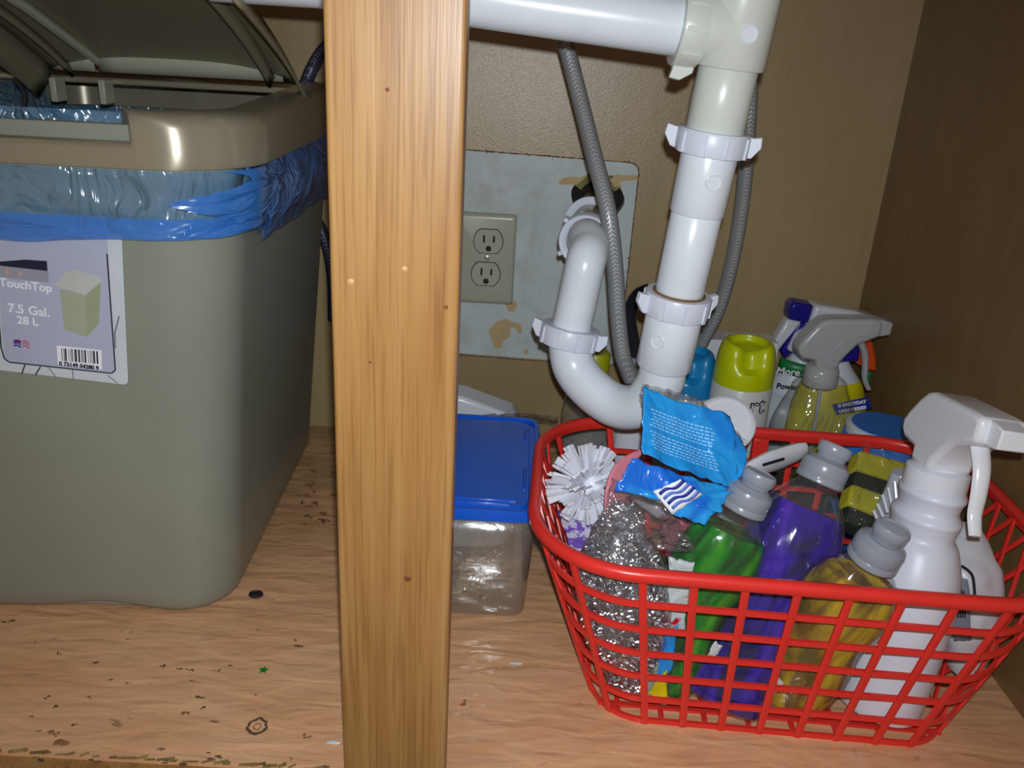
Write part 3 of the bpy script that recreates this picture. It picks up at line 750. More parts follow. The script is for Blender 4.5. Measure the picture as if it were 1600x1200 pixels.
def nut(c, axis, r, h, wing_dir=None, mat=None, name='slip_nut', lugs=9, rin=None):
    Mx = Matrix.Translation(c) @ frame_of(axis, wing_dir); bm = B()
    lathe(bm, [(r * .8, h / 2), (r * .97, h / 2), (r, h * .4), (r, -h * .25), (r * .97, -h * .5), (r * .8, -h * .5)], 36, Mx)
    for k in range(lugs):
        a = 2 * pi * (k + .5) / lugs
        box(bm, (r + .0004, 0, -h * .05), (.0016, .0035, h * .86), Mx @ Matrix.Rotation(a, 4, 'Z'))
    o = wobj(name, bm, mat or M['nut'], pipe, sharp=35)
    for s in (1, -1):
        bm = B(); Mw = Mx @ Matrix.Rotation(0 if s > 0 else pi, 4, 'Z')
        A = [(r * .85, -h * .45), (r + .003, -h * .45), (r + .0085, h * .05), (r + .0075, h * .5), (r + .002, h * .42), (r * .85, h * .42)]
        prism(bm, A, -.003, .003, Mw)
        w_ = bmesh.new(); w_.free(); bm.transform(o.parent.matrix_world.inverted()); obj('nut_wing', bm, mat or M['nut'], o, bevel=.0008)
    return o
nut(onaxis(221), -axd, .0262, .0165, (1, -.25, 0))
nut(onaxis(474), -axd, .0262, .017, (1, .3, 0))
nh = PY(1076, 42, .62); nut(nh, hd, .0262, .0165, (0, .1, 1), M['pvc2'])
bm = B(); c = onaxis(457)
tube(bm, [c + (Matrix.Rotation(2 * pi * k / 24, 4, axd) @ (axd.orthogonal().normalized() * .0198)) for k in range(24)], .0011, 6, closed=True); wobj('grime_ring', bm, M['grime'], pipe)
for y, x in ((524, 1036), (50, 1168), (276, 1117)):
    c = onaxis(y); tocam = (Vector((0, 0, H)) - c); tocam = (tocam - axd * tocam.dot(axd)).normalized(); side = axd.cross(tocam)
    r = .0222 if y == 524 else (.0246 if y < 100 else .0205); ang = {524: .38, 50: -.35, 276: -.35}[y]
    d = (tocam * cos(ang) + side * sin(ang)).normalized(); bm = B(); lathe(bm, [(.0062, -.002), (.0062, .0003), (.0056, .0006), (.005, .0001)], 24, Matrix.Translation(c + d * (r - .0001)) @ frame_of(d)); wobj('mould_mark', bm, M['pvc'], pipe)
# U-bend
RB = Vector((.049, .70, 0)); jr = PY(1030, 590, .64)
Jn = PY(890, 524, .70)
e0 = onaxis(566)
jp = catmull([e0 + axd * -.01, e0, PY(1030, 600, .642), PY(1003, 632, .652), PY(963, 634, .668), PY(922, 606, .683), PY(896, 570, .695), Jn], 8)
ptube('trap_bend', jp, .0192, M['pvc'])
El = PY(917, 402, .705); Rd = (El - Jn).normalized()
Wp = Vector((HC.x + .001, YB + .03, HC.z - .004)); arm0 = PY(914, 376, .775)
ep = catmull([Jn - Rd * .012, Jn, Jn.lerp(El, .5), El - Rd * .004, PY(921, 388, .722), PY(917, 372, .745), arm0], 8)
ptube('trap_riser', ep, .0172, M['pvc'])
nut(Jn, Rd, .0262, .0165, (1, -.3, 0))
ad = (Wp - arm0).normalized()
Mx = Matrix.Translation(arm0) @ frame_of(ad); bm = B()
lathe(bm, [(.0172, -.004), (.0235, -.004), (.0245, -.002), (.0245, .012), (.0215, .013)], 36, Mx, cap0=False, cap1=False); on = wobj('arm_nut', bm, M['nut'], pipe, solid=.0012)
for a in (.2, 2.6, 3.9, 5.4):
    bm = B(); box(bm, (.026, 0, .004), (.004, .004, .014), Mx @ Matrix.Rotation(a, 4, 'Z')); bm.transform(pipe.matrix_world.inverted()); obj('nut_lug', bm, M['nut'], on, bevel=.0005)
ptube('trap_arm', [arm0, arm0 + ad * .07, Wp], .0195, M['copper'])
c = arm0 + ad * .10; bm = B(); lathe(bm, [(.0195, 0), (.027, 0), (.027, .006), (.0195, .006)], 36, Matrix.Translation(c) @ frame_of(ad), cap0=False, cap1=False); wobj('wall_collar', bm, M['nut'], pipe)
bm = B(); box(bm, (0, 0, 0), (.004, .004, .03), Matrix.Translation(PY(908, 338, .80)) @ Matrix.Rotation(radians(70), 4, 'X')); wobj('clip', bm, M['nut'], pipe, bevel=.0006)

# ---------------------------------------------------------------- hoses
def hose(name, label, pts, r, mat, braidmat, n_strand=2, pitch=.009, seam=None):
    P_ = catmull(pts, 14); o = thing(name, label, 'hose', P_[-1]); bm = B(); tube(bm, P_, r, 14); wobj('hose_tube', bm, mat, o)
    # chevron braid strip laid along the camera-facing side and its opposite
    bm = B(); L = 0
    steps = []
    for i in range(len(P_) - 1):
        a, b = P_[i], P_[i + 1]; n = max(1, int((b - a).length / .0011))
        for k in range(n): steps.append((a.lerp(b, k / n), (b - a).normalized()))
    for i, (p, t) in enumerate(steps):
        if i % 3: continue
        f = Vector((0, -1, .1)); f = (f - t * f.dot(t)).normalized(); s = t.cross(f)
        for off in (0, pi / 2, pi, 1.5 * pi):
            def q(a, dz): return p + (f * cos(off + a) + s * sin(off + a)) * (r + .0001) + t * dz
            w0 = .00042
            for sg in (1, -1):
                a0, a1 = 0.0, .38 * sg
                V = [bm.verts.new(x) for x in (q(a0, -w0), q(a1, .0022 - w0), q(a1, .0022 + w0), q(a0, w0))]; bm.faces.new(V)
    wobj('braiding', bm, braidmat, o, smooth=False)['kind'] = 'stuff'
    return o
hose('flexible_hose', 'grey braided water hose hanging in front of the wall opening', [PY(868, 20, .80), PY(882, 62, .80), PY(905, 150, .79), PY(930, 250, .76), PY(950, 330, .735), PY(961, 420, .73), PY(966, 500, .73), PY(973, 555, .73), PY(986, 592, .735)], .0075, M['hose'], M['hosebraid'])
hose('flexible_hose', 'grey braided water hose passing behind the right side of the vertical drain pipe', [PY(1176, 60, .84), PY(1170, 190, .84), PY(1162, 300, .85), PY(1146, 400, .86), PY(1124, 480, .87), PY(1092, 545, .88)], .0074, M['hose'], M['hosebraid'])
hose('flexible_hose', 'dark navy braided hose dropping behind the open trash can rim', [PY(560, 40, .99 - .03), PY(512, 72, .95), PY(487, 108, .93), PY(473, 150, .935), PY(468, 200, .955), PY(472, 260, .965), PY(484, 320, .968), PY(508, 374, .968), PY(519, 430, .968), PY(521, 500, .968)], .0068, M['hosedark'], M['hosedarkb'])
P_ = catmull([PY(1015, 452, .80), PY(1000, 457, .80), PY(988, 472, .80), PY(984, 495, .80), PY(988, 525, .80), PY(994, 560, .80)], 10)
o = thing('corrugated_hose', 'short black corrugated hose arching down behind the drain trap', 'hose', P_[-1]); bm = B(); rr = []
Q = []
for i in range(len(P_) - 1):
    for k in range(2): Q.append(P_[i].lerp(P_[i + 1], k / 2))
tube(bm, Q, [.0068 if i % 2 else .0048 for i in range(len(Q))], 12); wobj('hose_tube', bm, M['black'], o)

# ---------------------------------------------------------------- outlet
oc = (PY(722, 326, YD) + PY(810, 334, YD)) / 2
o_tr, o_br = PY(810, 335, YD), PY(799, 475, YD)
ow, oh = .074, o_tr.z - o_br.z
ocx = (o_tr.x + o_br.x) / 2 - ow / 2; ocz = (o_tr.z + o_br.z) / 2
outlet = thing('wall_outlet', 'ivory duplex electrical outlet plate on the white wall board', 'outlet', (ocx, YD, ocz))
bm = B()
A = rrect(ow / 2, oh / 2, .003, 4); rr = [[bm.verts.new((x * k, y_, z * k)) for x, z in A] for k, y_ in ((1, 0), (1, -.003), (.96, -.006), (.9, -.0068))]
for i in range(3): bridge(bm, rr[i], rr[i + 1])
bm.faces.new(rr[-1]); obj('cover_plate', bm, M['outlet'], outlet, sharp=60)
recs = [(PY(763, 377, YD - .007)), (PY(759, 428, YD - .007))]
for rc in recs:
    x, z = rc.x - ocx, rc.z - ocz; bm = B(); poly = []
    for k in range(32):
        a = 2 * pi * k / 32; px_, pz_ = .0172 * cos(a), .0172 * sin(a); pz_ = max(-.0142, min(.0142, pz_)); poly.append((x + px_, z + pz_))
    r1 = [bm.verts.new((p[0], -.0066, p[1])) for p in poly]; r2 = [bm.verts.new((p[0], -.0088, p[1])) for p in poly]; bridge(bm, r1, r2); bm.faces.new(r2); ro = obj('receptacle', bm, M['outlet'], outlet, bevel=.0006)
    bm = B()
    r1 = [bm.verts.new((x + (p[0] - x) * 1.05, -.0070, z + (p[1] - z) * 1.06)) for p in poly]; r2 = [bm.verts.new((p[0], -.0070, p[1])) for p in poly]; bridge(bm, r1, r2); obj('receptacle_gap', bm, M['slot'], ro, smooth=False)
    bm = B()
    for dx, hh in ((-.0052, .0088), (.0066, .0075)): box(bm, (x + dx, -.0089, z + .003), (.0024, .0006, hh))
    lathe(bm, [(.0034, -.0003), (.0034, .0003)], 16, Matrix.Translation((x + .0006, -.0089, z - .0085)) @ frame_of((0, -1, 0))); obj('plug_slots', bm, M['slot'], ro, smooth=False)
sc = (recs[0] + recs[1]) / 2; bm = B(); lathe(bm, [(.0032, 0), (.003, .0012), (.0015, .0016)], 16, Matrix.Translation((sc.x - ocx, -.0068, sc.z - ocz)) @ frame_of((0, -1, 0))); obj('plate_screw', bm, M['steel'], outlet)

# ---------------------------------------------------------------- storage box with blue lid
bx0, bx1, by0, by1, bz = -.115, .0305, .600, .795, .113
sb = thing('storage_box', 'clear plastic storage box with a royal blue lid behind the wooden post', 'storage box', ((bx0 + bx1) / 2, (by0 + by1) / 2, 0))
hw, hd_ = (bx1 - bx0) / 2, (by1 - by0) / 2
bm = B(); rings = []
for z, k in ((0, .86), (.002, .872), (.05, .91), (bz - .008, .955)):
    rings.append([bm.verts.new((x, y, z)) for x, y in rrect(hw * k, hd_ * k + (1 - k) * .006, .012, 6)])
for i in range(3): bridge(bm, rings[i], rings[i + 1])
bm.faces.new(rings[0][::-1]); obj('box_body', bm, M['clearbox'], sb, solid=.0012)
bm = B(); rings = []
for k, z in ((.96, bz - .010), (1.0, bz - .010), (1.0, bz - .003), (.985, bz), (.93, bz), (.925, bz - .003), (.86, bz - .0035), (.85, bz - .001), (.82, bz - .001)):
    rings.append([bm.verts.new((x, y, z)) for x, y in rrect(hw * k, hd_ * (k - (1 - k) * -.3), .016 * k, 8)])
for i in range(len(rings) - 1): bridge(bm, rings[i], rings[i + 1])
bm.faces.new(rings[-1]); lidb = obj('lid', bm, M['lidblue'], sb, sharp=30)
for (x, y, sx_, sy_) in ((hw * .8, hd_ * .55, .003, .03), (hw * .8, -hd_ * .4, .003, .04), (hw * .3, -hd_ * .80, .06, .003), (hw * .3, -hd_ * .86, .05, .003)):
    bm = B(); box(bm, (x, y, bz - .0005), (sx_, sy_, .0025)); obj('lid_ridge', bm, M['lidblue'], lidb, bevel=.001)
# packet inside the box, then a lump imitating the mirrored floor
pk = thing('paper_packet', 'white paper packet inside the clear blue-lidded box', 'packet', (-.047, .67, .0))
def lump(bm, c, s, seed, amp, n=22, mlt=1.6, exp=2.6, M_=None, freq=30):
    M_ = M_ or Matrix(); c = Vector(c); V = []
    def f(a, b):
        th = 2 * pi * a; ph = pi * (b * .98 + .01) - pi / 2; x, y, z = cos(ph) * cos(th), cos(ph) * sin(th), sin(ph); q = (abs(x) ** exp + abs(y) ** exp + abs(z) ** exp) ** (-1 / exp)
        p = Vector((x * q * s[0], y * q * s[1], z * q * s[2])); d = 1 + amp * ridg(p, freq, seed); return M_ @ (c + p * d)
    grid(bm, f, n * 2, n, True); 
    bmesh.ops.holes_fill(bm, edges=[e for e in bm.edges if e.is_boundary], sides=200)
bm = B(); lump(bm, (-.047, .646, .086), (.050, .036, .0175), 3, .04, exp=8); wobj('packet_body', bm, M['paper'], pk)
pk = thing('floor_reflection_lump', 'bunched clear plastic bag lying low inside the blue-lidded box', 'bag', (-.047, .69, .0))  # made-up lump; its brown folds imitate the floor mirrored in the box front
bm = B(); lump(bm, (-.045, .685, .034), (.050, .070, .029), 8, .12, 30, freq=55, exp=5); wobj('reflection_folds', bm, film('floor_reflection_film', (170, 158, 140), .8, .15, 1.2, 50, .01), pk)
# white packet and clear film behind the box
pk = thing('white_packet', 'white wedge-shaped packet resting behind the blue lid', 'packet', (-.03, .88, 0))
bm = B(); a0, a1, a2, a3 = PY(700, 615, .84), PY(735, 622, .84), PY(800, 650, .84), PY(700, 650, .84)
A = [bm.verts.new(p) for p in (PY(690, 618, .84), PY(722, 621, .84), PY(805, 652, .84), PY(812, 668, .84), Vector((.005, .84, .002)), Vector((-.09, .84, .002)))]
C = [bm.verts.new(v.co + Vector((0, .04, 0))) for v in A]; bridge(bm, A, C); bm.faces.new(A); bm.faces.new(C[::-1]); wobj('packet_body', bm, M['white'], pk, bevel=.004)
bm = B(); grid(bm, lambda a, b: PY(722 + 150 * a, 656 - 8 * sin(a * 3) + 14 * b * (1 - a * .3), .82 + .02 * b) + Vector((0, 0, .003 * ridg((a, b, 0), 9))), 24, 4)
fo = obj('crumpled_film', bm, M['filmc'], solid=.0004); tag(fo, 'strip of clear crinkled film between blue lid and back wall', 'plastic film')

# ---------------------------------------------------------------- red basket
RC = Vector((.2135, .5885, 0)); RR = radians(-2.6)
bk = thing('red_basket', 'red plastic open-lattice basket full of cleaning supplies', 'basket', M=Matrix.Translation(RC) @ Matrix.Rotation(RR, 4, 'Z'))
BH = .150
def bkdim(z):
    t = z / BH; return .135 + (.189 - .135) * t, .098 + (.124 - .098) * t, .040 + .034 * t
def perim(z, nseg=24):
    """points + param, starting mid front going right"""
    a, b, r = bkdim(z)
    return rrect(a, b, r, nseg)
def bkpt(s, z, off=0):
    """s = arclength fraction in a reference outline -> same-angle point at height z"""
    a, b, r = bkdim(z); a += off; b += off; r += off
    L = [2 * (a - r), pi / 2 * r, 2 * (b - r), pi / 2 * r] * 2; 
    # reference segment fractions from mid-height so ribs stay parallel
    A_, B_, R_ = bkdim(BH * .6); Lr = [2 * (A_ - R_), pi / 2 * R_, 2 * (B_ - R_), pi / 2 * R_] * 2; T = sum(Lr)
    d = (s % 1) * T; i = 0
    while d > Lr[i] and i < 7: d -= Lr[i]; i += 1
    f = d / Lr[i]
    if i == 0: return Vector((-(a - r) + f * 2 * (a - r), -b, z)), Vector((0, -1, 0))
    if i == 2: return Vector((a, -(b - r) + f * 2 * (b - r), z)), Vector((1, 0, 0))
    if i == 4: return Vector(((a - r) - f * 2 * (a - r), b, z)), Vector((0, 1, 0))
    if i == 6: return Vector((-a, (b - r) - f * 2 * (b - r), z)), Vector((-1, 0, 0))
    cx, cy, a0 = {1: (a - r, -b + r, -pi / 2), 3: (a - r, b - r, 0), 5: (-a + r, b - r, pi / 2), 7: (-a + r, -b + r, pi)}[i]
    t = a0 + f * pi / 2; return Vector((cx + r * cos(t), cy + r * sin(t), z)), Vector((cos(t), sin(t), 0))
NB = 120
bm = B()
# rim: rounded flattened lip with a hanging inner flange
prof = [(-.001, -.006), (.0025, -.0055), (.0055, -.003), (.0062, .001), (.0045, .0042), (.001, .0052), (-.002, .004), (-.003, .000)]
rows = []
for i in range(NB):
    p, n = bkpt(i / NB, BH - .003); rows.append([bm.verts.new(p + n * a + Vector((0, 0, b))) for a, b in prof])
for i in range(NB): bridge(bm, rows[i], rows[(i + 1) % NB])
obj('basket_rim', bm, M['red'], bk, sharp=60)
def bar(bm, pts, nrms, wdt, thk):
    rings = []
    for i, (p, n) in enumerate(zip(pts, nrms)):
        t = (pts[min(i + 1, len(pts) - 1)] - pts[max(i - 1, 0)]).normalized(); s = t.cross(n).normalized(); n = s.cross(t).normalized()
        rings.append([bm.verts.new(p + s * a * wdt / 2 + n * b * thk / 2) for a, b in ((-1, -.6), (-.6, -1), (.6, -1), (1, -.6), (1, .6), (.6, 1), (-.6, 1), (-1, .6))])
    for i in range(len(rings) - 1): bridge(bm, rings[i], rings[i + 1])
    bm.faces.new(rings[0][::-1]); bm.faces.new(rings[-1])
zl = [.0035 + (BH - .016) * k / 6 for k in range(6)] + []
A_, B_, R_ = bkdim(BH * .6); Lr = [2 * (A_ - R_), pi / 2 * R_, 2 * (B_ - R_), pi / 2 * R_]; T = 2 * sum(Lr)
s_front = Lr[0] / T; s_c = Lr[1] / T; s_side = Lr[2] / T
for zi in range(6):
    z = .002 + zi * .0236; bm = B(); pts = []
    segs = [(0, 1)] if zi == 0 else [(-s_c * .8, s_front + s_c * .8), (s_front + 2 * s_c + s_side - s_c * .8, 2 * s_front + 2 * s_c + s_side + s_c * .8)]
    for sa_, sb_ in segs:
        rows = []
        for i in range(NB + 1):
            p, n = bkpt(sa_ + (sb_ - sa_) * i / NB, z); rows.append([bm.verts.new(p + n * a * .0013 + Vector((0, 0, b * .0021))) for a, b in ((-1, -1), (1, -1), (1, 1), (-1, 1))])
        for i in range(NB): bridge(bm, rows[i], rows[i + 1])
        if zi: bm.faces.new(rows[0]); bm.faces.new(rows[-1][::-1])
    obj('horizontal_band', bm, M['red'], bk, sharp=30)
ss = []
nf = 8
for face in (0, 1):
    s0 = face * (s_front + 2 * s_c + s_side)
    for k in range(nf): ss.append(s0 + s_front * 1.045 * k / (nf - 1))
    ss.append(s0 - s_c * .44); ss.append(s0 + s_front + s_c * .6); ss.append(s0 - s_c * .85); ss.append(s0 + s_front + s_c * .95)
for s in ss:
    bm = B(); P1 = []; N1 = []
    for k in range(7):
        z = (BH - .004) * k / 6; p, n = bkpt(s, z, .0012); P1.append(p); N1.append(n)
    bar(bm, P1, N1, .0054, .003); obj('vertical_rib', bm, M['red'], bk, sharp=30)
for face in (0, 1):                        # diagonal lattice on the two short ends
    sa = (s_front + s_c * .55) if face == 0 else (2 * s_front + 3 * s_c + s_side + s_c * .55 - s_c * 0)
    span = s_side + s_c * .9
    sa = s_front + s_c * .75 if face == 0 else 2 * s_front + 3 * s_c + s_side - s_c * .25
    span = s_side + s_c * .5
    nd = 6
    for k in range(-3, nd + 1):
        for sg in (1, -1):
            P1 = []; N1 = []
            for q in range(13):
                f = (k + (q / 12) * 3 * 1.0) / nd if sg > 0 else (k + 3 - (q / 12) * 3) / nd
                if 0 <= f <= 1:
                    p, n = bkpt(sa + span * f, (BH - .004) * q / 12, -.0004 if sg > 0 else .0004); P1.append(p); N1.append(n)
            if len(P1) > 2:
                bm = B(); bar(bm, P1, N1, .0042, .0024); obj('diagonal_rib', bm, M['red'], bk, sharp=30)
# bottom grid
a, b, r = bkdim(0); bm = B()
for k in range(8): box(bm, (-a + .02 + (2 * a - .04) * k / 7, 0, .0015), (.004, 2 * b - .01, .002))
for k in range(6): box(bm, (0, -b + .015 + (2 * b - .03) * k / 5, .0015), (2 * a - .01, .004, .0024))
obj('bottom_grid', bm, M['red'], bk, smooth=False)
bm = B(); p = bk.matrix_world.inverted() @ PY(1186, 690, .705); box(bm, (p.x, .112, BH - .016), (.014, .006, .026)); obj('handle_tab', bm, M['red'], bk, bevel=.001)

# ---------------------------------------------------------------- bottles
def posed(base, top, face=(1, 0, 0)):
    return Matrix.Translation(base) @ frame_of(Vector(top) - Vector(base), face)
def soap(name, label, base, top, liq, face, capang=0.0, w_=.034):
    base, top = Vector(base), Vector(top); Hh = (top - base).length
    o = thing(name, label, 'dish soap', M=posed(base, top, face))
    hb = Hh - .033
    prof = [(.018, 0), (w_ * .8, .002), (w_ * .9, .012), (w_ * .94, .04), (w_ * .86, hb * .48), (w_ * .98, hb * .62), (w_ * .99, hb * .74), (w_ * .84, hb * .86), (w_ * .56, hb * .95), (.0150, hb * .985), (.0140, hb + .004)]
    def smoothp(pr, sc_=1.0, zmin=0, zmax=9):
        q = catmull([Vector((r, 0, z)) for r, z in pr], 4); return [(max(.001, v.x * sc_), v.z) for v in q if zmin <= v.z <= zmax]
    bm = B(); lathe(bm, smoothp(prof), 40, sx=1, sy=.68); obj('bottle', bm, M['soapshell'], o)
    bm = B(); lathe(bm, smoothp(prof, .95, .003, hb * .9), 40, sx=1, sy=.66); obj('soap', bm, liq, o)
    bm = B(); lathe(bm, [(.0168, hb - .001), (.0178, hb), (.0178, hb + .004), (.0172, hb + .0048), (.0176, hb + .0056), (.0176, hb + .013), (.0168, hb + .0155), (.0135, hb + .0175), (.012, hb + .019)], 40, cap1=True)
    c = obj('cap', bm, M['capgrey'], o)
    bm = B(); lathe(bm, [(.0105, hb + .018), (.0108, hb + .0215), (.0122, hb + .023), (.0126, hb + .0285), (.0116, hb + .0305), (.0095, hb + .0310), (.0085, hb + .0300), (.004, hb + .0300)], 32, Matrix.Rotation(capang, 4, 'Z'), 1.0, .86, off=(.001, 0)); obj('cap_nozzle', bm, M['capgrey'], c)
    return o
soap('dish_soap_bottle', 'green dish soap bottle with grey cap leaning beside the silver scouring pads', PZ(1022, 1066, .012), PY(1190, 733, .548), M['green'], (1, -.2, 0))
soap('dish_soap_bottle', 'purple dish soap bottle with grey cap in the middle of the basket', PZ(1122, 1098, .009), PY(1308, 690, .572), M['purple'], (1, -.3, 0), w_=.037)
soap('dish_soap_bottle', 'yellow dish soap bottle with grey cap in front of the white spray bottle', PZ(1226, 1090, .009), PY(1398, 818, .500), M['yellow'], (1, -.25, 0), w_=.0345)

def catp(pr, sub=4): return [(max(.0005, v.x), v.z) for v in catmull([Vector((r, 0, z)) for r, z in pr], sub)]
HOOD = [(-.013, .0), (-.013, .010), (-.030, .012), (-.0365, .018), (-.0365, .026), (-.031, .034), (-.020, .046), (-.012, .0525), (-.004, .0545), (.050, .0545), (.060, .0535), (.060, .036), (.046, .031), (.034, .027), (.024, .017), (.016, .008), (.014, .0)]
def trigger(o, z, mat, mat_nozzle, s=1.0, tm=None, tip=True, thick=.0125, xs=1.0):
    Z = Matrix.Translation((0, 0, z)) @ Matrix.Diagonal((s * xs, s, s, 1))
    bm = B(); prism(bm, HOOD, -thick, thick, Z)
    h = obj('trigger_head', bm, mat, o, bevel=.0042 * s, seg=3)
    bm = B(); prism(bm, [(.058, .0352), (.0725, .037), (.0735, .050), (.058, .0535)], -.0095, .0095, Z); obj('nozzle', bm, mat_nozzle, o, bevel=.0012)
    bm = B(); pts = catmull([Vector((.040, 0, .030)), Vector((.049, 0, .016)), Vector((.053, 0, .0)), Vector((.055, 0, -.014)), Vector((.062, 0, -.026))], 4)
    tube(bm, [Z @ p for p in pts], [.0068 * s * (1 - .35 * i / len(pts)) for i in range(len(pts))], 10, flat=.55, up=(0, 1, 0)); obj('trigger', bm, tm or mat, o)
    bm = B(); lathe(bm, [(.0165 * s, -.020 * s), (.0178 * s, -.019 * s), (.0178 * s, -.004 * s), (.0165 * s, 0), (.013 * s, .003 * s)], 32, Matrix.Translation((0, 0, z))); c = obj('collar', bm, mat, o)
    return h
# white spray bottle, front right
b0, t0 = PZ(1366, 1098, .006), PY(1466, 735, .548)
o = thing('spray_bottle', 'plain white spray bottle with milky trigger head standing in the basket', 'spray bottle', M=posed(b0, t0, (.0, -1, -.05)))
hh = (t0 - b0).length
bm = B(); lathe(bm, catp([(.020, 0), (.033, .002), (.037, .010), (.040, .05), (.041, .085), (.0385, .115), (.031, .138), (.0255, .146), (.0265, .155), (.0275, .160), (.0235, .166), (.0245, .173), (.0262, .178), (.0225, .184), (.0195, .188), (.0185, hh - .002)]), 44, sx=1.0, sy=.86); obj('bottle', bm, M['whitem'], o)
bm = B(); lathe(bm, [(.0195, hh - .016), (.0218, hh - .014), (.0218, hh + .001), (.019, hh + .003)], 36); obj('neck_ring', bm, M['white'], o)
trigger(o, hh + .002, M['frost2'], M['frost2'], 1.0, thick=.0165)
o2 = thing('ribbed_bottle', 'pale grey bottle with ribbed shoulder tucked behind the white spray bottle', 'bottle', M=posed(PZ(1345, 960, .02), PY(1415, 738, .60), (1, 0, 0)))
bm = B(); lathe(bm, catp([(.012, 0), (.018, .004), (.019, .06), (.017, .10), (.0125, .128), (.011, .150)]), 28, sx=1, sy=.6); obj('bottle', bm, plain('pale_grey_bottle', (176, 180, 190), .35), o2)
bm = B()
for xa, ya, xb, yb in ((1407, 744, 1409, 772), (1398, 752, 1401, 782), (1388, 762, 1394, 792), (1379, 773, 1387, 801), (1371, 787, 1381, 810), (1365, 798, 1374, 818)):
    tube(bm, [PY(xa, ya, .582), PY(xb, yb, .574)], .0013, 6)
wobj('shoulder_ribs', bm, M['white'], o2)

# clear spray bottle behind the basket
b0 = Vector((.322, .800, 0)); t0 = PY(1284, 578, .80)
o = thing('spray_bottle', 'empty clear spray bottle with frosted trigger behind the basket', 'spray bottle', M=posed(b0, t0, (1, .05, 0)))
hh = (t0 - b0).length
CLP = catp([(.020, 0), (.042, .003), (.045, .02), (.0455, hh * .45), (.0445, hh * .66), (.038, hh * .78), (.030, hh * .87), (.0265, hh * .93), (.018, hh * .97), (.0155, hh)])
bm = B(); lathe(bm, CLP, 40, sy=.72); obj('bottle', bm, M['clear'], o)
bm = B()
for k in range(7):
    a0 = -pi / 2 - 1.15 + .2 * k; pts = []
    for q in range(9):
        z = hh * (.45 + .35 * q / 8); r = .0432 if q < 4 else .0432 - (q - 4) * .0026; a = a0 + q * .09; pts.append(Vector((r * cos(a), r * .72 * sin(a), z)))
    tube(bm, pts, .0014, 8)
obj('swirl_ridges', bm, M['clear'], o)
bm = B(); tube(bm, [(0, 0, .01), (.002, 0, hh)], .0022, 8); obj('dip_tube', bm, M['frost'], o)
bm = B(); lathe(bm, [(.036, .004), (.0405, .02), (.0405, hh * .36), (.040, hh * .362)], 36, sy=.68); obj('cleaner_fluid', bm, M['brown'], o)
trigger(o, hh + .004, M['frost'], M['frost'], .96, xs=.86)

# white bottle with blue nozzle (faces left)
b0 = Vector((.332, .945, 0)); t0 = PY(1262, 550, .945)
o = thing('spray_bottle', 'white spray bottle with navy blue nozzle facing left against the back wall', 'spray bottle', M=posed(b0, t0, (-1, 0, 0)))
hh = (t0 - b0).length
bm = B(); lathe(bm, catp([(.02, 0), (.032, .003), (.034, .02), (.034, hh * .6), (.030, hh * .8), (.020, hh * .93), (.016, hh)]), 36, sy=.72); obj('bottle', bm, M['whitem'], o)
Z = Matrix.Translation((0, 0, hh)) @ Matrix.Scale(1.12, 4)
bm = B(); prism(bm, [(-.013, 0), (-.022, .02), (-.052, .030), (-.066, .040), (-.060, .050), (-.03, .0545), (.012, .054), (.012, .030), (.022, .020), (.026, 0)], -.013, .013, Z); obj('trigger_head', bm, M['white'], o, bevel=.005, seg=3)
bm = B(); prism(bm, [(.0125, .033), (.034, .034), (.036, .048), (.033, .053), (.0125, .053)], -.0115, .0115, Z); obj('nozzle', bm, M['navy'], o, bevel=.003)
bm = B(); prism(bm, [(.013, .033), (.020, .031), (.030, -.002), (.024, -.010), (.018, -.002), (.010, .020)], -.006, .006, Z); obj('trigger', bm, M['navy'], o, bevel=.002)
bm = B(); prism(bm, [(.018, .033), (.034, .033), (.040, .01), (.044, -.006), (.034, -.006), (.030, .006)], -.008, .008, Z); obj('trigger_guard', bm, M['white'], o, bevel=.003)
# label group
def wraplabel(par, r, ang, half, z0, z1, sy, mat, name, out=.0006, n=14):
    bm = B(); grid(bm, lambda a, b: Vector(((r + out) * cos(ang - half + 2 * half * a), (r + out) * sin(ang - half + 2 * half * a) * sy, z0 + (z1 - z0) * b)), n, 1); return obj(name, bm, mat, par, solid=.0003)
wraplabel(o, .0345, pi / 2, 1.2, hh * .25, hh * .66, .73, M['labelw'], 'front_label')
lz = (PY(1240, 580, .92)).z
wraplabel(o, .0345, pi / 2, 1.2, lz - .008, lz + .009, .73, M['glabel'], 'green_band', .0012)
wo = o.matrix_world.inverted()
def frame_text(o, s, px, py, Y, size, mat, tiltd=0, bold=.0003):
    c = wo_ = o.matrix_world.inverted() @ PY(px, py, Y); bmt = text_bm(s, size, bold)
    W = Matrix.Translation(PY(px, py, Y)) @ Matrix.Rotation(radians(90), 4, 'X') @ Matrix.Rotation(radians(tiltd), 4, 'Z'); bmt.transform(W); return wobj('lettering', bmt, mat, o, smooth=False)
frame_text(o, 'More FI', 1240, 582, .9185, .0125, M['inkw'], -2); frame_text(o, 'Powerful', 1236, 605, .9185, .0095, M['ink'], -2)

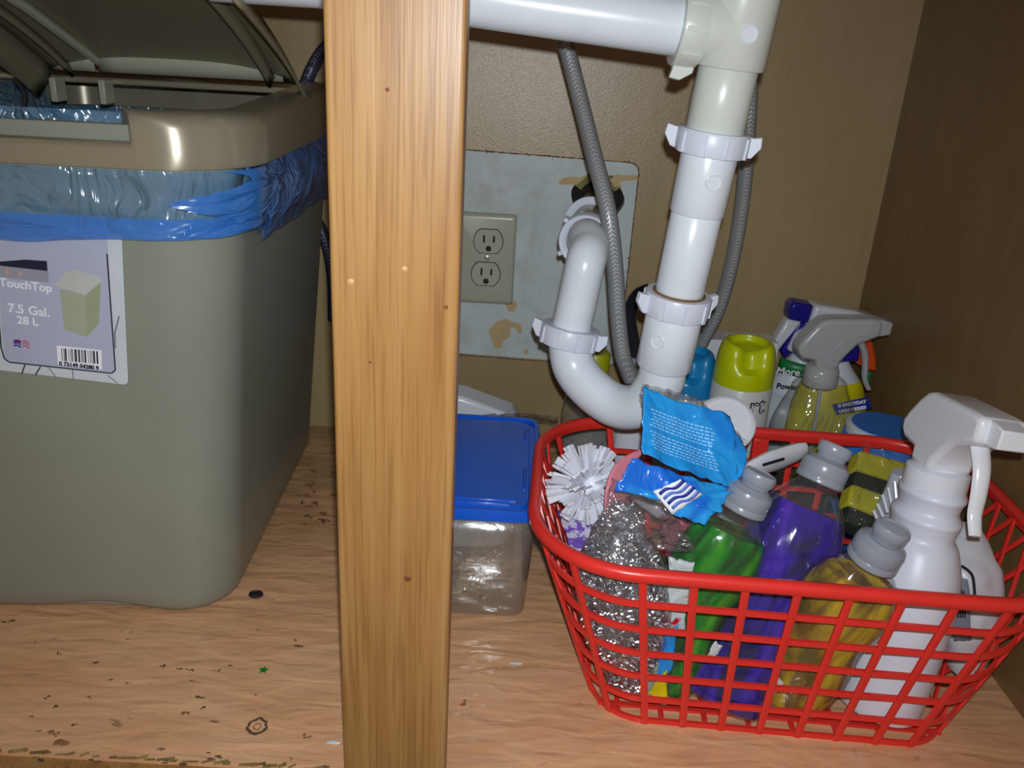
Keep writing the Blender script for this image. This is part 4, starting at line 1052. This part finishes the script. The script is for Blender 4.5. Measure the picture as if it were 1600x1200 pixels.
# yellow bottle with orange trigger
b0 = Vector((.366, .880, 0)); t0 = PY(1304, 562, .88)
o = thing('spray_bottle', 'lemon yellow labelled spray bottle with orange trigger in the back right corner', 'spray bottle', M=posed(b0, t0, (1, 0, 0)))
hh = (t0 - b0).length
bm = B(); lathe(bm, catp([(.02, 0), (.040, .003), (.043, .02), (.043, hh * .5), (.040, hh * .68), (.032, hh * .84), (.021, hh * .94), (.015, hh)]), 36, sy=.68); obj('bottle', bm, M['whitem'], o)
bm = B(); lathe(bm, catp([(.0425, hh * .08), (.0445, hh * .2), (.0445, hh * .5), (.0412, hh * .68), (.0345, hh * .82), (.0300, hh * .865)]), 36, sy=.69, cap0=False, cap1=False); obj('yellow_label', bm, M['ylabel'], o, solid=.0003)
Z = Matrix.Translation((0, 0, hh))
bm = B(); prism(bm, [(-.012, 0), (-.03, .008), (-.03, .022), (.005, .028), (.022, .026), (.024, .0)], -.011, .011, Z); obj('trigger_head', bm, M['navy'], o, bevel=.004)
bm = B(); prism(bm, [(.019, .027), (.036, .024), (.043, .004), (.046, -.012), (.036, -.010), (.020, -.001)], -.008, .008, Z); obj('trigger', bm, M['orange'], o, bevel=.003)
bn = [PY(1306, 648, .846), PY(1362, 637, .846), PY(1355, 620, .846), PY(1300, 632, .846)]
bm = B(); A = [bm.verts.new(p) for p in bn]; C = [bm.verts.new(p + Vector((0, -.0012, 0))) for p in bn]; bridge(bm, A, C); bm.faces.new(A); bm.faces.new(C[::-1]); wobj('blue_banner', bm, M['inkb'], o, smooth=False)
frame_text(o, 'G EVERYDAY', 1331, 631, .8445, .0052, M['inkw'], 14); frame_text(o, 'UGH MESSES', 1332, 640, .8445, .0052, M['inkw'], 14)
gl = PY(1355, 590, .86); bm = B(); box(bm, gl, (.008, .006, .016)); 
wobj('green_tag', bm, M['glabel'], o, bevel=.003)

# aerosol cans
def aerosol(label, c, r, h, capm, capz, group=None, band=None, capr=None):
    o = thing('aerosol_can', label, 'aerosol can', c); bm = B(); capr = capr or r * .99
    lathe(bm, [(r * .9, 0), (r, .003), (r, capz - .002), (r * .96, capz), (r * .7, capz + .006)], 40); obj('can', bm, M['can_white'], o)
    bm = B(); prof = catp([(capr, capz), (capr * .995, capz + .01), (capr * .96, capz + (h - capz) * .55), (capr * .9, h - .008), (capr * .8, h - .001), (capr * .66, h), (capr * .6, h - .006), (capr * .3, h - .008)])
    rings = lathe(bm, prof, 48, cap0=False)
    # scooped finger notch at the front
    for v in bm.verts:
        x, y, z = v.co
        k = math.exp(-(x / (r * .36)) ** 2) * max(0, min(1, (-y) / (r * .5))) * max(0, min(1, (z - capz - (h - capz) * .38) / ((h - capz) * .25)))
        v.co.y += k * r * .42; v.co.z -= k * .008
    obj('spray_cap', bm, capm, o); return o
yc = Vector((PY(1156, 620, .800).x, .800, 0)); top = PY(1156, 532, .800).z
ya = aerosol('white aerosol can with a bright yellow-green cap behind the basket', yc, .0305, top, M['ycap'], PY(1156, 612, .77).z)
bmt = text_bm('rt', .026, .0006); wrap(bmt, .0305, -pi / 2 + .36, PY(1180, 636, .77).z); obj('lettering', bmt, M['ink'], ya, smooth=False)
bmt = text_bm('rt', .026, -.0006); wrap(bmt, .0312, -pi / 2 + .36, PY(1180, 636, .77).z); obj('lettering', bmt, M['inkw'], ya, smooth=False)
bc_ = Vector((PY(1072, 620, .830).x, .830, 0)); ba = aerosol('aerosol can with a blue cap half hidden behind the drain pipe', bc_, .0275, PY(1072, 548, .83).z, M['bcap'], PY(1072, 628, .80).z)
# box behind the cans
b0, b1 = PY(1086, 535, .90), PY(1216, 545, .90)
o = thing('cleaner_box', 'white and lime green cardboard box behind the yellow-capped can', 'box', ((b0.x + b1.x) / 2, .915, 0))
wd = b1.x - b0.x; ht = PY(1150, 532, .90).z
bm = B(); box(bm, (0, 0, ht / 2), (wd, .035, ht)); obj('carton', bm, M['white'], o, smooth=False, bevel=.002)
bm = B(); box(bm, (-.004, -.0182, ht / 2 - .012), (wd - .012, .001, ht - .024)); obj('green_panel', bm, M['lime'], o, smooth=False)
# blue wipes tub
o = thing('wipes_tub', 'low round tub with a blue label and white rim against the right wall', 'tub', (.3705, .757, 0)); tz = PY(1400, 667, .757).z
bm = B(); lathe(bm, [(.032, 0), (.036, .003), (.0375, tz - .006), (.0375, tz - .001), (.036, tz), (.030, tz + .0006), (.004, tz + .0006)], 44); obj('tub', bm, M['white'], o)
bm = B(); lathe(bm, [(.0325, tz + .0004), (.0325, tz + .0012), (.004, tz + .0012)], 40); obj('tub_lid', bm, M['tubblue'], o)
bm = B(); lathe(bm, [(.0365, .008), (.0383, tz - .008)], 44, cap0=False, cap1=False); obj('blue_label', bm, M['tubblue'], o, solid=.0003)

# bottles back left of basket
c = Vector((PY(922, 640, .79).x, .79, 0)); z1 = PY(924, 548, .79).z; z2 = PY(924, 584, .79).z
o = thing('clear_bottle', 'clear plastic bottle with an olive green cap behind the trap bend', 'bottle', c)
bm = B(); lathe(bm, catp([(.02, 0), (.028, .003), (.029, .05), (.029, z2 - .045), (.024, z2 - .02), (.013, z2 - .003), (.012, z2)]), 36); obj('bottle', bm, M['clear'], o)
bm = B(); lathe(bm, [(.0292, .03), (.0292, .10)], 36, cap0=False, cap1=False); obj('label_band', bm, film('cloudy_label', (170, 172, 170), .55, .2), o)
bm = B(); lathe(bm, [(.0155, z2 - .004), (.0155, z1 - .003), (.0135, z1), (.004, z1)], 28); obj('cap', bm, plain('olive_cap', (150, 156, 10), .4), o)
c = Vector((PY(992, 640, .80).x, .80, 0)); z1 = PY(990, 556, .80).z; z2 = PY(990, 600, .80).z
o = thing('pump_bottle', 'slim white labelled bottle with a grey cap behind the drain trap', 'bottle', c)
bm = B(); lathe(bm, catp([(.014, 0), (.020, .003), (.021, .03), (.021, z2 - .03), (.012, z2 - .006), (.011, z2)]), 30); obj('bottle', bm, M['white'], o)
bm = B(); lathe(bm, [(.0135, z2 - .004), (.0135, z1 - .002), (.012, z1), (.004, z1)], 24); obj('cap', bm, M['capgrey'], o)
bm = B()
for k, wv in enumerate((.012, .016, .013)): box(bm, (.002, -.0211, .085 - k * .006), (wv, .0006, .0016))
obj('printed_lines', bm, M['ink'], o, smooth=False)

# ---------------------------------------------------------------- things lying in the basket
def sheet(name, corners, mat, nu=28, nv=20, amp=.003, seed=1, freq=30, wob=.0, bulge=0, par=None, solid=.0005, post=None, edge=.0025):
    TL, TR, BR_, BL = [Vector(p) for p in corners]; n = (TR - TL).cross(BL - TL).normalized()
    if n.y > 0: n = -n
    def f(a, b):
        p = (TL * (1 - a) + TR * a) * (1 - b) + (BL * (1 - a) + BR_ * a) * b
        d = amp * ridg(p, freq, seed) + bulge * sin(pi * a) * sin(pi * b)
        e = edge * nz((a * 5, b * 5, 0), 1.3, seed + 4)
        ed = max(0, 1 - 6 * min(a, b, 1 - a, 1 - b))
        p = p + n * d + (TR - TL).normalized() * e * ed + (BL - TL).normalized() * edge * nz((a * 7, b * 7, 3), 1.1, seed) * ed
        return p
    bm = B(); grid(bm, f, nu, nv)
    if par is None: return obj(name, bm, mat, solid=solid)
    return wobj(name, bm, mat, par, solid=solid)
# silver scouring pads in a clear bag with a blue header
sp = thing('scouring_pad_pack', 'bag of sparkling silver scouring pads with a sky blue header card', 'scouring pads', PZ(985, 1080, .01))
spine = catmull([PY(975, 792, .545), PY(968, 830, .53), PY(968, 880, .520), PY(975, 940, .517), PY(985, 1000, .520), PY(1000, 1060, .526)], 6)
N = len(spine); rad = [(.007 + .020 * min(1, (i / N) * 2.3)) * (1 - .35 * max(0, (i / N - .7) / .3)) for i in range(N)]
bm = B(); tube(bm, spine, [r * .82 for r in rad], 20, flat=1.15, up=(0, -1, .2))
for v in bm.verts: v.co += Vector((1, 0, 0)) * .003 * nz(v.co, 90, 1) + Vector((0, 1, 0)) * .003 * nz(v.co, 90, 5)
wobj('pad_core', bm, M['scour'], sp)
rng = random.Random(21); bm = B()
for k in range(6000):
    i = rng.randrange(N - 1); f = rng.random(); c = spine[i].lerp(spine[i + 1], f); r = rad[i] * rng.uniform(.8, 1.06); t = (spine[i + 1] - spine[i]).normalized()
    a = rng.uniform(0, 2 * pi); X_ = Vector((0, -1, .2)); X_ = (X_ - t * X_.dot(t)).normalized(); Y_ = t.cross(X_)
    p = c + X_ * cos(a) * r + Y_ * sin(a) * r * 1.15
    d = Vector((rng.gauss(0, 1), rng.gauss(0, 1), rng.gauss(0, 1))).normalized(); e = d.orthogonal().normalized(); e2 = d.cross(e)
    L = rng.uniform(.0012, .0035); W_ = rng.uniform(.0003, .0007)
    V = [bm.verts.new(q) for q in (p - d * L - e * W_, p - e * W_ * 1.2 + e2 * .0008, p + d * L - e * W_, p + d * L + e * W_, p + e * W_ * 1.2 + e2 * .0008, p - d * L + e * W_)]
    bm.faces.new((V[0], V[1], V[4], V[5])); bm.faces.new((V[1], V[2], V[3], V[4]))
wobj('metal_strands', bm, M['glit'], sp, smooth=False)['kind'] = 'stuff'
bm = B(); rings = tube(bm, spine, [r * 1.14 for r in rad], 36, flat=1.15, up=(0, -1, .2), cap=False)
for v in bm.verts: v.co += Vector((1, -.4, 0)) * .0016 * ridg(v.co, 60, 2)
wobj('clear_bag', bm, M['filmc'], sp, solid=.0002)
sheet('bag_corner', [PY(1018, 1040, .498), PY(1042, 1030, .499), PY(1040, 1102, .502), PY(1000, 1082, .500)], film('bag_tip_film', (200, 205, 190), .5, .15), 10, 10, .002, 3, par=sp)
sheet('yellow_print', [PY(1022, 1066, .496), PY(1041, 1044, .496), PY(1041, 1101, .499), PY(1012, 1082, .497)], M['ylabel'], 8, 8, .0015, 4, par=sp, edge=.001)
sheet('blue_print', [PY(1034, 1000, .496), PY(1060, 972, .498), PY(1048, 1052, .498), PY(1024, 1064, .496)], M['headdeep'], 8, 8, .0015, 4, par=sp, edge=.001)
sheet('bag_neck_film', [PY(958, 745, .535), PY(1040, 790, .515), PY(1092, 862, .52), PY(930, 850, .52)], M['filmc'], 24, 20, .005, 6, 50, par=sp)
h1 = sheet('header_card', [PY(1001, 608, .560), PY(1140, 650, .575), PY(1152, 768, .545), PY(1001, 712, .530)], M['headblue'], 44, 30, .0032, 7, 34, bulge=-.006, par=sp, edge=.003)
sheet('header_card', [PY(1130, 648, .574), PY(1168, 705, .565), PY(1162, 735, .553), PY(1140, 770, .545)], M['headblue'], 14, 12, .002, 9, 40, par=sp)
def dashes(c, rows, mat, par, amp, seed, bulge):
    TL, TR, BR_, BL = [Vector(p) for p in c]; n = (TR - TL).cross(BL - TL).normalized(); n = -n if n.y > 0 else n; bm = B(); rg = random.Random(seed)
    def f(a, b):
        p = (TL * (1 - a) + TR * a) * (1 - b) + (BL * (1 - a) + BR_ * a) * b
        return p + n * (amp * ridg(p, 34, 7) + bulge * sin(pi * a) * sin(pi * b) + .0006)
    for j in range(rows):
        b = .26 + .6 * j / rows
        if j == rows // 2: continue
        a = rg.uniform(.08, .14)
        while a < .78:
            L = rg.uniform(.02, .05)
            for k in range(3):
                aa, ab = a + L * k / 3, a + L * (k + 1) / 3
                V = [bm.verts.new(f(*q)) for q in ((aa, b), (ab, b), (ab, b + .018), (aa, b + .018))]; bm.faces.new(V)
            a += L + .012
    wobj('printed_lines', bm, mat, par, smooth=False)
dashes([PY(1001, 608, .560), PY(1140, 650, .575), PY(1152, 768, .545), PY(1001, 712, .530)], 13, plain('pale_blue_ink', (150, 206, 244), .4), sp, .0032, 3, -.006)
sheet('clear_bag_top', [PY(998, 598, .566), PY(1085, 622, .585), PY(1168, 690, .580), PY(1002, 640, .562)], film('bag_top_film', (170, 172, 180), .22, .12, 1.2, 42, .01, 2, .9), 30, 16, .005, 12, 55, par=sp)
sheet('header_flap', [PY(985, 716, .532), PY(1135, 762, .538), PY(1128, 800, .520), PY(958, 765, .520)], M['headdeep'], 34, 14, .003, 17, 36, par=sp)
sheet('header_flap', [PY(1020, 770, .520), PY(1144, 768, .532), PY(1098, 822, .515), PY(1052, 805, .512)], M['headdeep'], 20, 12, .003, 19, 36, par=sp)
lg = [PY(1021, 768, .5135), PY(1062, 748, .5165), PY(1098, 772, .5165), PY(1050, 803, .5085)]
sheet('emblem_panel', lg, M['inkw'], 10, 8, .0006, 5, par=sp, edge=.001)
for k in range(4):
    q = [lg[0].lerp(lg[3], .10 + .22 * k), lg[1].lerp(lg[2], .10 + .22 * k), lg[1].lerp(lg[2], .22 + .22 * k), lg[0].lerp(lg[3], .22 + .22 * k)]
    q = [p + Vector((0, -.0018, .0006)) for p in q]; q[0] = q[0].lerp(q[1], .1); q[3] = q[3].lerp(q[2], .1)
    TL, TR, BR_, BL = q; bm = B(); grid(bm, lambda a, b: (TL * (1 - a) + TR * a) * (1 - b) + (BL * (1 - a) + BR_ * a) * b + Vector((0, 0, .0016 * sin(a * 7))), 12, 1); wobj('emblem_stripe', bm, M['inkb'] if k % 2 == 0 else plain('mid_blue_ink', (90, 120, 200), .4), sp, solid=.0003)
# pink cloth curving behind the pads
o = thing('pink_cloth', 'pink cleaning cloth curving beside the white brush bristles', 'cloth', PZ(985, 980, .02))
pc = catmull([PY(995, 705, .568), PY(965, 722, .558), PY(948, 755, .548), PY(944, 800, .540), PY(948, 835, .535), PY(960, 870, .535)], 6)
bm = B(); n_ = len(pc)
def fp(a, b):
    k = a * (n_ - 1); i = min(n_ - 2, int(k)); p = pc[i].lerp(pc[i + 1], k - i); return p + Vector((.021 * b * (1.0 - .3 * a), .010 * b, .004 * b)) + Vector((0, .001, 0)) * nz(p, 60)
grid(bm, fp, 30, 6); wobj('cloth_fold', bm, M['pink'], o, solid=.0015)
sheet('cloth_tail', [PY(1030, 800, .545), PY(1098, 822, .550), PY(1078, 880, .548), PY(1040, 868, .545)], M['pinkf'], 18, 14, .004, 5, 50, par=o)
# red and white packet between pads and green soap
o = thing('printed_packet', 'red and white printed packet wedged against the basket front', 'packet', PZ(1060, 1040, .01))
sheet('packet_face', [PY(1046, 870, .505), PY(1084, 876, .507), PY(1068, 985, .505), PY(1034, 1010, .503)], M['rwpk'], 10, 20, .0015, 5, par=o, solid=.003)
# purple packet at left
o = thing('purple_packet', 'purple and white packet under the brush at the basket left end', 'packet', PZ(905, 900, .02))
sheet('packet_face', [PY(872, 800, .60), PY(952, 815, .585), PY(945, 870, .56), PY(900, 880, .555)], M['purplepk'], 16, 12, .003, 5, par=o, solid=.004)
# dish brush
bc = PY(920, 758, .585)
o = thing('dish_brush', 'white round-headed scrubbing brush with stiff splayed bristles', 'brush', bc)
bm = B(); lathe(bm, catp([(.002, -.016), (.008, -.014), (.011, 0), (.008, .013), (.002, .016)]), 20, frame_of((.35, -.6, .6))); obj('brush_core', bm, M['bristle'], o)
bm = B(); tube(bm, catmull([(.004, .01, .0), (.03, .035, -.015), (.065, .05, -.045), (.10, .055, -.07)], 5), .0065, 10, flat=.6); obj('handle', bm, M['white'], o)
bm = B(); rg = random.Random(2)
for k in range(7):
    dx, dy = rg.uniform(-.003, .003), rg.uniform(-.0012, .0012); tube(bm, [(dx * .4, dy, .006), (dx * 1.0, dy, .022), (dx * 1.3, dy * 1.5, .034)], [.0011, .0013, .0011], 4)
proto = obj('bristle_tuft', bm, M['bristle'], o, smooth=False)
axb = Vector((.35, -.6, .6)).normalized(); n_t = 84
for k in range(n_t):
    zc = 1 - 2 * (k + .5) / n_t; ph = k * 2.39996; r_ = sqrt(1 - zc * zc); d = Vector((r_ * cos(ph), r_ * sin(ph), zc))
    d = (frame_of(axb).to_3x3() @ d)
    if d.x > .75: continue
    c = proto if k == 0 else proto.copy()
    if k: COL.objects.link(c); c.parent = o
    c.matrix_local = frame_of(d + Vector((rg.gauss(0, .1), rg.gauss(0, .1), rg.gauss(0, .1)))) @ Matrix.Scale(rg.uniform(.85, 1.08), 4)
# white jar seen by its round lid
c = PY(1134, 660, .640); axj = Vector((-.12, -.62, .62)).normalized()
o = thing('white_jar', 'white cylindrical jar with a plain round lid tilted behind the header card', 'jar', M=Matrix.Translation(c) @ frame_of(axj))
bm = B(); lathe(bm, [(.0225, -.085), (.0238, -.08), (.0238, -.016), (.0242, -.015), (.0248, -.0015), (.0236, 0), (.021, .0006), (.0205, -.0002)], 44); obj('jar_body', bm, M['white'], o)
# white plastic handle
o = thing('scrub_wand', 'flat white plastic wand with a dark slot lying between green and purple bottles', 'wand', PY(1215, 720, .62))
pts = catmull([PY(1150, 745, .60), PY(1190, 726, .615), PY(1225, 714, .63), PY(1256, 703, .64)], 5)
bm = B(); tube(bm, pts, [.006, .008, .0095, .0105, .011, .0115, .012, .012, .012, .012, .0118, .0115, .011, .0105, .0095, .008][:len(pts)], 14, flat=.5, up=(0, -.3, 1)); wobj('handle_grip', bm, M['white'], o)
bm = B(); p0, p1 = PY(1190, 729, .604), PY(1222, 721, .612); tube(bm, [p0 + Vector((0, -.003, .003)), p1 + Vector((0, -.003, .004))], .0012, 6); wobj('grip_slot', bm, M['ink'], o)
# sponge pack
tl, tr, br2, bl2 = PY(1345, 702, .640), PY(1432, 726, .640), PY(1395, 850, .585), PY(1318, 815, .590)
o = thing('sponge_pack', 'wrapped yellow-green sponges with dark green scouring layers beside the white spray bottle', 'sponges', (tl + br2) / 2)
def slab(name, f0, f1, mat, th, off):
    a, b_ = tl.lerp(bl2, f0), tr.lerp(br2, f0); c_, d_ = tr.lerp(br2, f1), tl.lerp(bl2, f1); n = (tr - tl).cross(bl2 - tl).normalized(); n = -n if n.y > 0 else n
    bm = B(); A = [bm.verts.new(p + n * off) for p in (a, b_, c_, d_)]; C = [bm.verts.new(v.co - n * th) for v in A]; bridge(bm, A, C); bm.faces.new(A); bm.faces.new(C[::-1]); wobj(name, bm, mat, o, bevel=.003, seg=3)
slab('sponge', 0, .28, M['sponge'], .018, 0); slab('scouring_layer', .285, .47, M['scrub'], .018, -.001); slab('sponge', .475, .76, M['sponge'], .018, 0); slab('scouring_layer', .765, 1, M['scrub'], .018, -.001)
n = Vector((0, -.004, .003)); sheet('clear_wrapper', [tl + n + Vector((-.004, 0, .004)), tr + n + Vector((.006, 0, .006)), br2 + n, bl2 + n], film('sponge_wrapper_film', (190, 190, 190), .02, .1, 1.0, 42, .008, .6, .97), 30, 24, .003, 8, 45, par=o, solid=.0002)
# white bag at the right end
o = thing('white_plastic_bag', 'crumpled white plastic bag with a grey printed panel at the basket right end', 'bag', PZ(1500, 1030, .01))
bm = B()
prow = [(1505, 815, 1525, 828, .575), (1482, 880, 1558, 880, .555), (1478, 930, 1564, 930, .545), (1476, 985, 1560, 985, .54), (1480, 1045, 1530, 1035, .54)]
def fb(a, b):
    k = b * 4; i = min(3, int(k)); f = k - i; r0, r1 = prow[i], prow[i + 1]; x0, y0, x1_, y1_, Y0 = [r0[q] * (1 - f) + r1[q] * f for q in range(5)]
    th = 2 * pi * a; c_ = (PY(x0, y0, Y0) + PY(x1_, y1_, Y0)) / 2; hwid = (PY(x1_, y1_, Y0) - PY(x0, y0, Y0)).length / 2
    p = c_ + Vector((hwid * cos(th), .014 * sin(th) * min(1, b * 3 + .25), 0)); return p + Vector((cos(th), sin(th), 0)) * .003 * ridg((p.x, p.y, p.z * .7), 60, 4)
grid(bm, fb, 48, 30, True); bmesh.ops.holes_fill(bm, edges=[e for e in bm.edges if e.is_boundary], sides=200); wobj('bag_film', bm, M['bagwhite'], o)
q = [PY(1487, 900, .526), PY(1512, 905, .526), PY(1518, 1000, .520), PY(1490, 1000, .520)]
sheet('grey_panel', q, M['bagrey'], 8, 12, .001, 3, par=o, edge=.001)
bm = B(); tube(bm, catmull([PY(1503, 884, .528), PY(1515, 893, .526), PY(1521, 905, .524), PY(1524, 940, .520)], 4), .0009, 6); wobj('black_line', bm, M['ink'], o)
bm = B()
for k in range(5): tube(bm, [PY(1492 + k * 3.5, 912 + k * 3, .5235), PY(1494 + k * 3.5, 965, .5205)], .0005, 5)
wobj('printed_lines', bm, M['ink'], o)
# small white bottle labels
for nm, lab_, qd in (('paper_tag', 'small white paper tag by the foot of the purple bottle', [(1117, 1002), (1126, 1010), (1120, 1030), (1106, 1022)]), ('paper_tag', 'torn white paper tag low beside the yellow bottle', [(1210, 1048), (1224, 1070), (1206, 1092), (1192, 1078)])):
    YY = .5105 if qd[0][0] < 1200 else .500
    o = sheet(nm, [PY(x, y, YY) for x, y in qd], M['paper'], 5, 5, .0006, 2); tag(o, lab_, 'paper tag')

# ---------------------------------------------------------------- bits on the floor
c = PZ(400, 930, 0); o_ = B(); lathe(o_, [(.0062, 0), (.0066, .001), (.006, .0022), (.0048, .0024), (.0042, .0016)], 20, Matrix.Translation(c), 1, .8)
tag(obj('black_disc', o_, M['pebble']), 'small black disc on the floor by the trash can corner', 'disc')
c = PZ(412, 1047, .0006); bm = B(); A = []; C = []
for k in range(10):
    a = pi / 2 + k * pi / 5; r = .0042 if k % 2 == 0 else .0018; A.append(bm.verts.new(c + Vector((r * cos(a), r * sin(a) * 1.05, 0)))); C.append(bm.verts.new(c + Vector((r * cos(a), r * sin(a) * 1.05, .0005))))
bridge(bm, A, C); bm.faces.new(A[::-1]); bm.faces.new(C); tag(obj('foil_star', bm, M['confetti'], smooth=False), 'tiny green foil star lying on the floor', 'confetti')
for x, y, l_ in ((520, 1160, 'white paper crumb on the floor beside the post foot'), (805, 1036, 'white paper scrap on the glossy floor before the storage box')):
    c = PZ(x, y, .0008); bm = B(); lump(bm, c, (.0045, .0016, .0007), 2, .3, 6, freq=400); tag(obj('paper_scrap', bm, M['paper']), l_, 'paper scrap')
